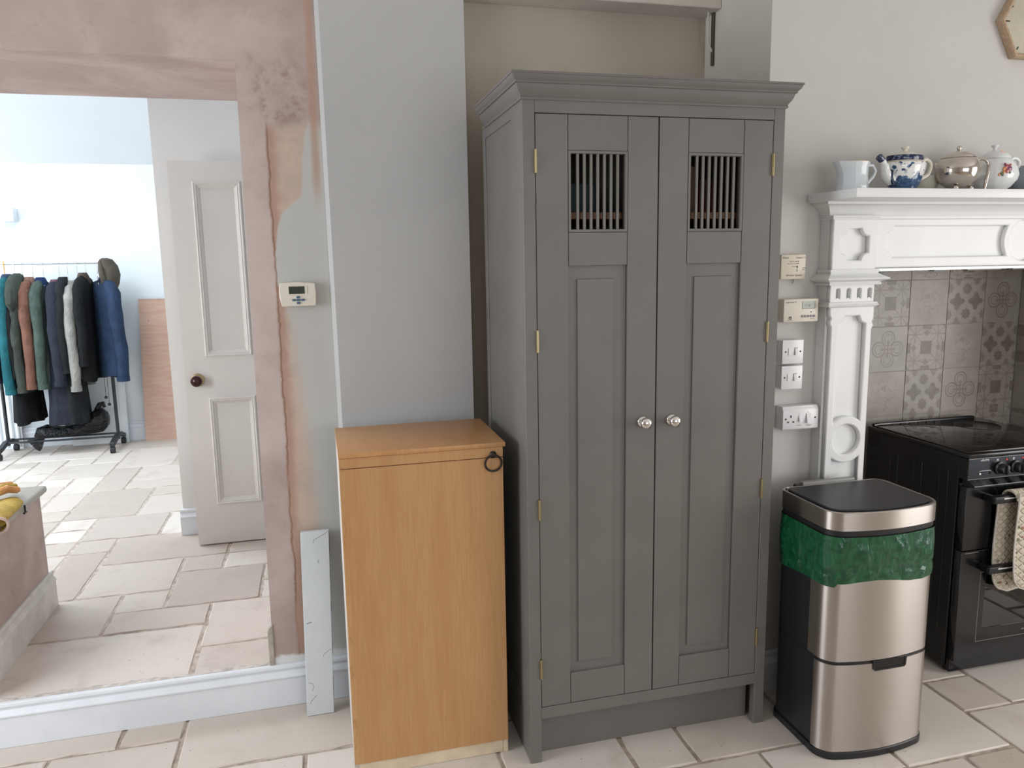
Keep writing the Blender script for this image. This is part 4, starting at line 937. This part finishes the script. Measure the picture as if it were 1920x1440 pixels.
# control panel and lip
pc = bl('control_panel', OX0+.002, OX1-.002, OYF, OYF+.06, .806, .8925, bv=.003)
GM = plain('grey_edge', (.20, .20, .20), .35)
bl('panel_edge', OX0+.004, OX1-.004, OYF-.0015, OYF+.001, .889, .8915, mat=GM, par=pc); bl('panel_edge', OX0+.004, OX1-.004, OYF-.0015, OYF+.001, .8085, .8105, mat=GM, par=pc)
MB().prism([(OYF, .808), (OYF-.028, .790), (OYF-.028, .782), (OYF+.03, .782), (OYF+.03, .806)], 'x', OX0+.010, OX1-.010).build('grille_lip', BLACKE, O, .0015)
for i in range(7):
    MB().prism([(OYF-.002, .8072), (OYF-.026, .7915), (OYF-.0265, .7895), (OYF-.0025, .8052)], 'x', OX0+.055+i*.068, OX0+.10+i*.068).build('lip_slot', plain('slot_gloss', (.03, .03, .032), .2) if i == 0 else bpy.data.materials['slot_gloss'], O)
text('lettering', 'electra', .014, 1.808, OYF-.0005, .8785, PRINTW, pc, 'LEFT', .25)
for i in range(6):
    kx = 1.902+i*.0755
    k = MB().lathe([(.0265, 0), (.0265, -.004), (.0205, -.007), (.019, -.026), (.017, -.029), (.001, -.030)], (kx, OYF-.0015, .8445), 20, 'y').build('control_knob', BLACKP, pc, smooth=True, ang=40)
    MB().box(kx-.0045, kx+.0045, OYF-.040, OYF-.026, .827, .864).build('knob_grip', BLACKP, k, .002, 2)
    bl('knob_line', kx+.0185, kx+.0212, OYF-.026, OYF-.006, .834, .853, mat=PLSHADE, par=k)
    bl('indicator', kx+.026, kx+.032, OYF-.0015, OYF+.001, .874, .8805, mat=RED, par=pc)
    plate('symbol', [(kx-.018, .874), (kx-.010, .874), (kx-.010, .882), (kx-.018, .882)], [[(kx-.0165, .8755), (kx-.0115, .8755), (kx-.0115, .8795), (kx-.0165, .8795)]], OYF-.001, OYF+.001, PRINTW, pc)
for xx in (1.808, 1.858): MB().lathe([(.005, 0), (.005, -.002), (.003, -.004), (.001, -.0045)], (xx, OYF-.0005, .829), 12, 'y').build('indicator_lamp', CHROME if xx < 1.82 else BLACKP, pc, smooth=True)
MB().tube([(1.806, OYF-.001, .836), (1.808, OYF-.001, .840), (1.856, OYF-.001, .840), (1.860, OYF-.001, .836)], .0008, 5).build('panel_line', PRINTW, pc)
# doors
def odoor(z0_, z1_, w0, w1, hz, nm):
    d = thing(nm, None, None, (0, 0, 0)); d.parent = O; d.location = Vector((2.04, .08, z0_))-O.location
    xa, xb = OX0+.004, OX1-.004; wa, wb = 1.880, 2.20
    plate('door_frame', [(xa, z0_), (xb, z0_), (xb, z1_), (xa, z1_)], [[(wa, w0), (wb, w0), (wb, w1), (wa, w1)]], OYF, OYF+.036, BLACKE, d, .002)
    bl('door_glass', wa-.001, wb+.001, OYF+.003, OYF+.006, w0-.001, w1+.001, mat=OVGLASS, par=d)
    hh = MB().box(1.832, 2.248, OYF-.058, OYF-.030, hz-.014, hz+.016).build('door_handle', BLACKP, d, .006, 2)
    for a in (1.834, 2.226): MB().box(a, a+.02, OYF-.034, OYF+.001, hz-.012, hz+.014).build('handle_bracket', BLACKP, d, .003)
    bl('handle_trim', 1.872, 2.21, OYF-.0592, OYF-.0575, hz+.0045, hz+.0095, mat=PRINTW, par=d)
    return d
d1 = odoor(.5245, .7795, .56, .70, .735, 'grill_door'); d2 = odoor(.065, .5195, .19, .415, .455, 'oven_door')
bl('door_highlight', OX0+.02, OX0+.085, OYF-.0006, OYF+.001, .512, .5135, mat=PLSHADE, par=d2)
MB().frame([(0, OYF-.0006), (.0012, OYF-.0006), (.0012, OYF+.001), (0, OYF+.001)], 1.852, 2.228, .137, .428).build('printed_border', PLSHADE, d2)
text('lettering', 'electra', .012, 2.075, OYF-.0005, .158, PLSHADE, d2, 'LEFT', .2)
bl('kick_plate', OX0+.006, OX1-.006, OYF+.02, OYF+.035, .012, .063)
def rack(zz, y0_=.13):
    r = MB().tube([(OX0+.06, y0_, zz), (OX1-.06, y0_, zz)], .0032, 6).build('shelf_rack', CHROME, O, smooth=True)
    mb = MB()
    for i in range(15):
        xx = OX0+.075+i*.0305; mb.tube([(xx, y0_-.001, zz+.004), (xx, .48, zz+.004)], .0017, 5)
    o = mb.build('rack_wires', CHROME, r); o['kind'] = 'stuff'
rack(.373); rack(.274); rack(.635)
for xx in (OX0+.035, OX1-.035):
    for yy in (OYF+.06, OYB-.05): MB().lathe([(.014, 0), (.016, .004), (.012, .012), (.012, .03)], (xx, yy, 0), 12).build('foot', BLACKP, O, smooth=True)

# quilted double oven glove over the grill door handle
QL, nt, b = mk('quilted_floral_cotton', .9, 0, .15); v, (x, y, z) = coords(nt)
d_, vc = voro(nt, v, 44); gate = noise(nt, v, 17, 3)
sv = nt.nodes.new('ShaderNodeSeparateColor'); nt.links.new(vc, sv.inputs[0]); hv = X(nt, sv.outputs[0])
spot = d_.ss(.34, .22)*gate.ss(.47, .55)
c = mixc(nt, spot*.8, (.74, .66, .54, 1), mixc(nt, hv.gt(.5), (.40, .15, .07, 1), (.13, .16, .07, 1))); setc(nt, b, c)
u1, u2 = ((x+z)*32).frac()-.5, ((x-z)*32).frac()-.5
q_ = (u1.abs().ss(.5, .30))*(u2.abs().ss(.5, .30)); bump(nt, b, q_, .8, .006); QUILT = QL
QBIND = cloth('cream_binding', (.76, .72, .66, 1), .9, 60, .2)
G_ = thing('oven_glove', 'cream quilted floral double oven glove hanging over the upper cooker handle', 'oven glove', (2.0, .0, .40))
def quilt(x0, x1, zt, zb, yy, nm, puff=.012, rad=.07):
    n_, m_ = 18, 26; F_, Bk = [], []
    for j in range(m_+1):
        for i in range(n_+1):
            s_, t_ = i/n_, j/m_; z_ = zt+(zb-zt)*t_; inset = 0
            dzb = z_-zb
            if dzb < rad: inset = rad-math.sqrt(max(0, rad*rad-(rad-dzb)**2))
            xx = (x0+inset)+(x1-x0-2*inset)*s_
            qx = abs(sin((xx+z_)*32*pi))*abs(sin((xx-z_)*32*pi)); edge = min(1, 6*min(s_, 1-s_), 8*(1-t_))
            wob = .006*sin(t_*5+s_*3)
            F_.append((xx+.004*sin(t_*7), yy-(puff+.005*qx)*edge+wob, z_)); Bk.append((xx+.004*sin(t_*7), yy+.006*edge+wob, z_))
    mb = MB(); W_ = n_+1
    q1 = [(j*W_+i, j*W_+i+1, (j+1)*W_+i+1, (j+1)*W_+i) for j in range(m_) for i in range(n_)]
    mb.add(F_, q1); mb.add(Bk, [tuple(reversed(q)) for q in q1])
    o = mb.build(nm, QUILT, G_, smooth=True, ang=80)
    edge = [F_[j*W_] for j in range(m_+1)]+[F_[m_*W_+i] for i in range(1, n_+1)]+[F_[j*W_+n_] for j in range(m_-1, -1, -1)]
    MB().tube([(a, c_+.003, e_) for a, c_, e_ in edge], .0042, 6).build('binding', QBIND, o, smooth=True)
quilt(1.918, 2.13, .766, .376, -.024, 'front_pocket'); quilt(1.888, 2.10, .728, .350, .040, 'back_pocket', .006)
mb = MB(); rg_ = []
for k in range(9):
    a = pi*k/8; rg_.append((.018-.030*cos(a)*1.2-.012*0, .735+.035*sin(a)))
inner = [(a*.86+.002, .735+(c_-.735)*.80) for a, c_ in rg_]
MB().prism(rg_+list(reversed(inner)), 'x', 1.912, 2.12).build('saddle', QUILT, G_, smooth=True)

# ------------------------------------------------------------------ steel bin
BN = thing('recycling_bin', 'tall brushed steel kitchen bin with a black lid and a green liner showing', 'bin', (1.14, -.09, 0))
def foot(ins=0, bulge=.034, n=7):
    x0_, x1_, yf_, yb_ = .932+ins, 1.348-ins, -.238+ins, .052-ins; rf, rb_ = max(.006, .046-ins), max(.006, .04-ins); pts = []
    for cx_, cy_, r_, a0_ in ((x0_+rb_, yb_-rb_, rb_, 90), (x0_+rf, yf_+rf, rf, 180), (x1_-rf, yf_+rf, rf, 270), (x1_-rb_, yb_-rb_, rb_, 0)):
        if a0_ == 270:
            for k in range(1, 12): pts.append((x0_+rf+(x1_-x0_-2*rf)*k/12, yf_))
        pts += [(cx_+r_*cos(math.radians(a0_+90*i/n)), cy_+r_*sin(math.radians(a0_+90*i/n))) for i in range(n+1)]
    xm, hw = (x0_+x1_)/2, (x1_-x0_)/2
    return [(p, q-(bulge*(1-((p-xm)/hw)**2) if q < -.1 else bulge*(1-((p-xm)/hw)**2)*max(0, min(1, (-.0-q)/.2))*0)) for p, q in pts]
def shell(z0_, z1_, ins, nm, mat, par=BN, bv=0, caps=True):
    f = foot(ins); return MB().loft([[(p, q, z0_) for p, q in f], [(p, q, z1_) for p, q in f]], caps).build(nm, mat, par, bv, smooth=True, ang=30)
BINB = plain('black_bin_body', (.016, .016, .018), .33)
shell(0, .026, -.003, 'base_ring', BLACKP, bv=.003)
shell(.0262, .785, .004, 'body', BINB)
def wrapf(z0_, z1_, nm, x_cut=0, yback=-.205, ins=.0, cut=None, inner=.007):
    f = [p for p in foot(ins) if p[1] < yback]; fi = [p for p in foot(ins+inner) if p[1] < yback+inner]
    f = [(f[0][0], yback)]+f+[(f[-1][0], yback)]; k = len(f)
    fi = [(min(max(p, .932+ins+inner), 1.348-ins-inner), q) for p, q in f]
    fi = [(p, q+inner if 1 < i < k-2 else q) for i, (p, q) in enumerate(fi)]
    mb = MB(); vs = []
    for L_ in (f, fi):
        for zz in (z0_, z1_): vs += [(p, q, zz) for p, q in L_]
    mb.v = vs
    for i in range(k-1):
        a, c_ = i, i+1
        mb.f += [(a, c_, k+c_, k+a), (2*k+c_, 2*k+a, 3*k+a, 3*k+c_), (k+a, k+c_, 3*k+c_, 3*k+a), (c_, a, 2*k+a, 2*k+c_)]
    mb.f += [(0, k, 3*k, 2*k), (k-1, 2*k+k-1, 3*k+k-1, k+k-1)]
    return mb.build(nm, STEEL, BN, smooth=True, ang=30)
wrapf(.350, .74, 'upper_front', yback=-.150)
dw = wrapf(.028, .338, 'drawer_front', yback=-.186)
shell(.338, .350, .0035, 'seam_band', BLACKP)
yb_ = -.238-.034
hp = MB(); hx0, hx1 = 1.092, 1.222
hp.prism([(hx0, .3495), (hx0+.002, .318), (hx0+.008, .312), (hx1-.008, .312), (hx1-.002, .318), (hx1, .3495), (hx1-.008, .3485), (hx1-.008, .321), (hx1-.012, .318), (hx0+.012, .318), (hx0+.008, .321), (hx0+.008, .3485)], 'y', yb_-.0025, yb_+.02)
hp.build('handle_rim', BLACKP, dw); box(hx0+.006, hx1-.006, yb_-.0008, yb_+.02, .317, .3485).build('handle_recess', BLACKE, dw)
rim_f = foot(0.0); 
def ringshell(z0_, z1_, ins, th_, nm, mat, par):
    a, c_ = foot(ins), foot(ins+th_)
    return MB().loft([[(p, q, z0_) for p, q in a], [(p, q, z1_-.002) for p, q in a], [(p, q, z1_) for p, q in foot(ins+.002)], [(p, q, z1_) for p, q in foot(ins+th_-.001)], [(p, q, z1_-.004) for p, q in c_], [(p, q, z0_) for p, q in c_]], False, True).build(nm, mat, par, smooth=True, ang=30)
ringshell(.797, .857, -.002, .009, 'steel_rim', STEEL, BN)
shell(.778, .7968, .002, 'rim_skirt', BLACKP)
shell(.80, .8505, .0075, 'lid_tray', BLACKP)
LIDM = plain('black_lid', (.018, .020, .024), .38)
f0, f1 = foot(.017), foot(.021)
MB().loft([[(p, q, .8507) for p, q in f0], [(p, q, .858) for p, q in f0], [(p, q, .861) for p, q in f1]]).build('lid', LIDM, BN, smooth=True, ang=30)
MB().box(1.03, 1.245, .050, .073, .838, .868).build('hinge_cover', plain('grey_hinge_plastic', (.28, .28, .28), .4), BN, .004, 2)
MB().box(1.0, 1.03, .050, .068, .838, .862).build('hinge_knuckle', BLACKP, BN, .004)
# liner
LN_N = 160
def resample(pts, n):
    P_ = [Vector((p, q, 0)) for p, q in pts]; P_.append(P_[0]); L_ = [0]
    for a, c_ in zip(P_, P_[1:]): L_.append(L_[-1]+(c_-a).length)
    out = []; j = 0
    for i in range(n):
        s_ = L_[-1]*i/n
        while L_[j+1] < s_: j += 1
        f_ = (s_-L_[j])/max(1e-9, L_[j+1]-L_[j]); out.append(P_[j].lerp(P_[j+1], f_))
    return out, L_[-1]
base, per = resample(foot(-.001), LN_N); rl = random.Random(4)
ridges = [(rl.random()*per, rl.uniform(-.5, .5), rl.uniform(.004, .011), rl.uniform(.002, .0055), rl.uniform(.0, .5), rl.uniform(.5, 1)) for _ in range(46)]
rings = []
for j in range(25):
    t = j/24; ring = []
    for i in range(LN_N):
        p = base[i]; tg = (base[(i+1) % LN_N]-base[i-1]).normalized(); nrm = Vector((-tg.y, tg.x, 0))
        if nrm.dot(p-Vector((1.14, -.1, 0))) < 0: nrm = -nrm
        s_ = per*i/LN_N
        d_ = .001+.0035*min(1, t*3)*(1-.4*t)+.0015*sin(s_*19+t*3)*t
        for c_, sl_, w_, h_, ta, tb in ridges:
            if ta-.1 < t < tb+.1:
                q = (s_-c_-sl_*(t-.5)*.18)/w_
                d_ += h_*math.exp(-q*q)*min(1, max(0, (t-ta+.1)*6))*min(1, max(0, (tb+.1-t)*6))
        g_ = math.exp(-((t-.74)/.035)**2); d_ -= .0045*g_; d_ += .004*g_*sin(s_*150+2*sin(s_*31))+.0025*math.exp(-((t-.9)/.1)**2)*sin(s_*90)
        hem = .158+.008*sin(s_*9+1)+.004*sin(s_*23)+(.012 if p.x < .96 else 0)
        d_ = max(.0008, d_)
        ring.append((p.x+nrm.x*d_, p.y+nrm.y*d_, .7755-hem*t))
    rings.append(ring)
GL = thing('bin_liner', 'crinkled green plastic liner hanging out below the steel rim of the bin', 'bin bag', (1.14, -.09, .62))
MB().loft(rings, False).build('bag_skirt', GREENP, GL, smooth=True, ang=80)

# ------------------------------------------------------------------ crockery on the mantel shelf
SZ = 1.8767
def tubehandle(pts, r, mat, par, n=10, flat=1.0, nm='handle'):
    return MB().tube(pts, r, n, flat=flat).build(nm, mat, par, smooth=True, ang=60)
def catm(P_, n=5):
    P_ = [Vector(p) for p in P_]; out = []
    for i in range(len(P_)-1):
        p0, p1, p2, p3 = P_[max(0, i-1)], P_[i], P_[i+1], P_[min(len(P_)-1, i+2)]
        for k in range(n):
            t = k/n; out.append(.5*((2*p1)+(p2-p0)*t+(2*p0-5*p1+4*p2-p3)*t*t+(3*p1-p0-3*p2+p3)*t**3))
    return out+[P_[-1]]
# view-aligned turn of the handles: the pots' long axis runs along the shelf, turned a little
AX = math.radians(0)
def pot(name, label, cat, x_, y_): return thing(name, label, cat, (x_, y_, SZ))
# white jug
JX, JY = 1.158, .035
J = pot('milk_jug', 'white panelled milk jug with a gilt rim at the left end of the mantel shelf', 'jug', JX, JY)
prof = [(.0, 0), (.050, 0), (.0515, .004), (.049, .02), (.047, .05), (.0475, .075), (.053, .092), (.050, .0925), (.044, .075), (.043, .02), (.0, .015)]
jm = MB().lathe(prof, (JX, JY, SZ), 8, sx=1.08, sy=.92, caps=False, rot=pi/8)
jm.v = [(x_-(max(0, z_-SZ-.045)*.38 if x_ < JX-.03 else 0), y_, z_+(.002 if x_ < JX-.03 and z_ > SZ+.08 else 0)) for x_, y_, z_ in jm.v]
jm.build('jug_body', CERAMG, J, .0015, 2)
rim = [(JX+.055*cos(a)-(.016 if cos(a) < -.5 else 0), JY+.0475*sin(a), SZ+.0927) for a in [2*pi*k/8+pi/8 for k in range(8)]]
MB().tube(rim, .0012, 6, closed=True).build('gilt_rim', GOLD, J)
tubehandle([(JX+.045, JY, SZ+.082), (JX+.075, JY, SZ+.083), (JX+.087, JY, SZ+.065), (JX+.080, JY, SZ+.048), (JX+.048, JY, SZ+.014)], [.006, .0055, .005, .005, .006], CERAMG, J, 8)
MRK = plain('faded_white_marks', (.86, .86, .84), .2)
# blue and white teapot
BX, BY = 1.372, .05
B_ = pot('teapot', 'blue and white transfer printed teapot on the mantel shelf', 'teapot', BX, BY)
prof = [(.0, .002), (.043, 0), (.046, .004), (.052, .015), (.066, .045), (.076, .078), (.0775, .088), (.074, .095), (.0, .096)]
MB().lathe(prof, (BX, BY, SZ), 32, sx=1.0, sy=.72).build('pot_body', WILLOW, B_, smooth=True, ang=60)
MB().lathe([(.068, .094), (.066, .101), (.0, .102)], (BX, BY, SZ), 32, sx=1, sy=.72).build('shoulder_band', TAN, B_, smooth=True)
MB().lathe([(.064, .1005), (.0665, .106), (.0645, .118), (.059, .1195), (.057, .112), (.0, .112)], (BX, BY, SZ), 32, sx=1, sy=.72).build('gallery_rim', NAVYB, B_, smooth=True, ang=50)
ld = MB().lathe([(.052, .113), (.050, .121), (.035, .128), (.014, .131), (.008, .134), (.008, .139), (.0145, .143), (.015, .147), (.008, .149), (.001, .1495)], (BX, BY, SZ), 28, sx=1, sy=.75).build('lid', CERAMC, B_, smooth=True, ang=60)
sp = tubehandle(catm([(BX-.058, BY-.01, SZ+.035), (BX-.080, BY-.012, SZ+.050), (BX-.092, BY-.014, SZ+.078), (BX-.104, BY-.016, SZ+.100), (BX-.115, BY-.018, SZ+.108)]), [.019]*4+[.0185]*4+[.016]*4+[.012]*4+[.010]*5, CERAM, B_, 14, nm='spout')
tubehandle([(BX-.104, BY-.016, SZ+.100), (BX-.112, BY-.0175, SZ+.106), (BX-.119, BY-.0185, SZ+.1105)], [.0118, .0115, .0122], NAVYB, sp, 14, nm='spout_tip')
tubehandle(catm([(BX-.062, BY-.028, SZ+.02), (BX-.072, BY-.026, SZ+.045), (BX-.070, BY-.024, SZ+.068)]), .006, NAVYB, sp, 8, nm='spout_root')
tubehandle(catm([(BX+.062, BY, SZ+.094), (BX+.085, BY, SZ+.108), (BX+.107, BY, SZ+.092), (BX+.100, BY, SZ+.060), (BX+.075, BY, SZ+.045), (BX+.062, BY, SZ+.040)]), .0068, CERAMC, B_, 10)
# cream bowl behind
U_ = pot('bowl', 'small cream bowl half hidden between the blue teapot and the silver teapot', 'bowl', 1.535, .135)
MB().lathe([(.0, .004), (.030, 0), (.032, .004), (.045, .03), (.052, .06), (.050, .06), (.043, .03), (.0, .010)], (1.535, .135, SZ), 28, caps=False).build('bowl_body', CERAMC, U_, smooth=True)
# silver teapot
SX_, SY_ = 1.590, .045
S_ = pot('teapot', 'round silver teapot on ball feet on the mantel shelf', 'teapot', SX_, SY_)
R_ = .070; cz_ = .072
prof = [(max(.0005, R_*sin(a))*1.02, cz_-R_*cos(a)*.92) for a in [pi*k/22 for k in range(0, 17)]]
MB().lathe(prof, (SX_, SY_, SZ), 40).build('pot_body', SILVER, S_, smooth=True, ang=60)
hz_ = prof[-1][1]; hr_ = prof[-1][0]
ld = MB().lathe([(hr_+.0015, hz_-.001), (hr_+.001, hz_+.002), (hr_*.85, hz_+.011), (hr_*.5, hz_+.020), (.006, hz_+.0235), (.004, hz_+.026), (.0005, hz_+.026)], (SX_, SY_, SZ), 36).build('lid', SILVER, S_, smooth=True, ang=50)
MB().lathe([(max(.0004, .0085*sin(a)), hz_+.0335-.0085*cos(a)) for a in [pi*k/10 for k in range(11)]], (SX_, SY_, SZ), 16).build('lid_ball', SILVER, ld, smooth=True)
for a in (-.5, -2.4, 1.57): MB().lathe([(max(.0004, .0095*sin(t)), .0095-.0095*cos(t)) for t in [pi*k/8 for k in range(9)]], (SX_+.045*cos(a), SY_+.045*sin(a), SZ), 14).build('ball_foot', SILVER, S_, smooth=True)
tubehandle(catm([(SX_+.060, SY_-.005, SZ+.103), (SX_+.085, SY_-.01, SZ+.112), (SX_+.108, SY_-.015, SZ+.102), (SX_+.113, SY_-.018, SZ+.075), (SX_+.104, SY_-.02, SZ+.035), (SX_+.098, SY_-.02, SZ+.004)]), .0055, SILVER, S_, 10)
tubehandle(catm([(SX_-.01, SY_+.06, SZ+.06), (SX_-.005, SY_+.085, SZ+.08), (SX_, SY_+.10, SZ+.105)]), [.014]*5+[.010]*5+[.008], SILVER, S_, 12, nm='spout')
# floral teapot
FX, FY = 1.772, .075
F_ = pot('teapot', 'white fluted teapot with a red flower spray at the right of the mantel shelf', 'teapot', FX, FY)
rings = []
for r_, h_ in [(.0, .004), (.040, 0), (.042, .006), (.060, .018), (.080, .042), (.0845, .060), (.078, .085), (.063, .106), (.052, .116), (.050, .118)]:
    rings.append([(FX+r_*cos(a)*(1+.018*abs(sin(8*a))), FY+r_*sin(a)*(1+.018*abs(sin(8*a)))*.9, SZ+h_) for a in [2*pi*k/64 for k in range(64)]])
MB().loft(rings, caps=False).build('pot_body', CERAM, F_, smooth=True, ang=60)
MB().lathe([(.053, .117), (.052, .121), (.045, .131), (.025, .142), (.010, .147), (.006, .150), (.006, .156), (.012, .160), (.012, .165), (.005, .168), (.0005, .168)], (FX, FY, SZ), 28).build('lid', CERAM, F_, smooth=True, ang=60)
tubehandle(catm([(FX+.060, FY, SZ+.102), (FX+.085, FY, SZ+.122), (FX+.110, FY, SZ+.112), (FX+.108, FY, SZ+.085), (FX+.090, FY, SZ+.062), (FX+.078, FY, SZ+.050)]), .0062, CERAM, F_, 10)
tubehandle(catm([(FX-.060, FY+.02, SZ+.04), (FX-.085, FY+.03, SZ+.055), (FX-.095, FY+.035, SZ+.085), (FX-.108, FY+.04, SZ+.112)]), [.018]*5+[.014]*5+[.010]*5+[.009], CERAM, F_, 12, nm='spout')
rf = random.Random(9)
def on_pot(dx, z_):      # front surface point of the floral pot in the direction of the room
    rr = .0845*math.sqrt(max(.05, 1-((z_-.06)/.075)**2)); rr = min(rr, .0835)
    yy = FY-.9*math.sqrt(max(0, rr*rr-dx*dx))
    return (FX+dx, yy-.0015, SZ+z_)
for dx, z_, r_, mt in ((.020, .082, .0105, FLOWR), (.030, .076, .0095, FLOWP), (.012, .074, .009, FLOWO), (.022, .068, .0105, FLOWR), (.010, .064, .007, FLOWO), (.002, .060, .0055, LEAF), (.034, .088, .006, FLOWR), (.016, .092, .005, FLOWP), (-.004, .056, .006, FLOWO), (.006, .054, .005, LEAF), (.030, .062, .005, LEAF)):
    p = on_pot(dx-.036, z_); MB().lathe([(max(.0004, r_*sin(t)), -.0018*cos(t)) for t in [pi*k/6 for k in range(7)]], p, 9, 'y', sx=1, sy=.9).build('flower_spray', mt, F_, smooth=True)
for dx, z_, r_ in ((.0, .137, .006), (.010, .135, .005)): MB().lathe([(r_, -.001), (r_*.8, .001)], (FX+dx, FY-.032, SZ+z_), 8, 'y').build('flower_spray', FLOWO, F_)
Q_ = pot('pot', 'grey blue pot at the right edge of the picture on the mantel shelf', 'pot', 1.935, .09)
MB().lathe([(.0, .003), (.045, 0), (.065, .02), (.072, .05), (.062, .085), (.05, .095), (.048, .095), (.0, .08)], (1.935, .09, SZ), 28).build('pot_body', plain('grey_blue_glaze', (.22, .25, .28), .2), Q_, smooth=True, ang=60)

# ------------------------------------------------------------------ hexagonal wall clock
HC, HZ, HS = 1.992, 2.495, .147
T_ = thing('wall_clock', 'hexagonal wooden framed wall clock on the chimney wall above the mantel shelf', 'clock', (HC, .175, HZ))
hexp = lambda r_: [(HC+r_*cos(math.radians(60*k)), HZ+r_*sin(math.radians(60*k))) for k in range(6)]
CLKW = veneer('clock_oak', (.40, .27, .17, 1), (.50, .36, .24, 1), (.30, .19, .11, 1), 0, 1, False)
rings = [[(p, .189, q) for p, q in hexp(HS)], [(p, .163, q) for p, q in hexp(HS)], [(p, .158, q) for p, q in hexp(HS-.004)], [(p, .158, q) for p, q in hexp(HS-.012)], [(p, .164, q) for p, q in hexp(HS-.018)], [(p, .176, q) for p, q in hexp(HS-.019)], [(p, .189, q) for p, q in hexp(HS-.019)]]
MB().loft(rings, False, True).build('frame', CLKW, T_)
MB().prism(hexp(HS-.0195), 'y', .175, .187).build('dial', paint('aged_dial', (.50, .47, .37, 1), .5, .08, 12, 0), T_)
for k in range(12):
    a = math.radians(30*k); L_ = .018 if k % 3 == 0 else .011; ra = HS-.042
    c_, s_ = cos(a), sin(a); mbk = MB().box(-L_/2, L_/2, .1735, .1752, -.0022, .0022)
    mbk.v = [(HC+(ra+x_)*c_-z_*s_, y_, HZ+(ra+x_)*s_+z_*c_) for x_, y_, z_ in mbk.v]; mbk.build('hour_mark', INK, T_)
for a, L_, w_ in ((math.radians(60), .055, .0035), (math.radians(-100), .085, .0022)):
    mbk = MB().box(-.012, L_, .171, .1725, -w_, w_); mbk.v = [(HC+x_*cos(a)-z_*sin(a), y_, HZ+x_*sin(a)+z_*cos(a)) for x_, y_, z_ in mbk.v]; mbk.build('clock_hand', INK, T_)
MB().lathe([(.006, .0), (.006, -.008), (.001, -.009)], (HC, .1752, HZ), 12, 'y').build('hand_boss', BRASS, T_)
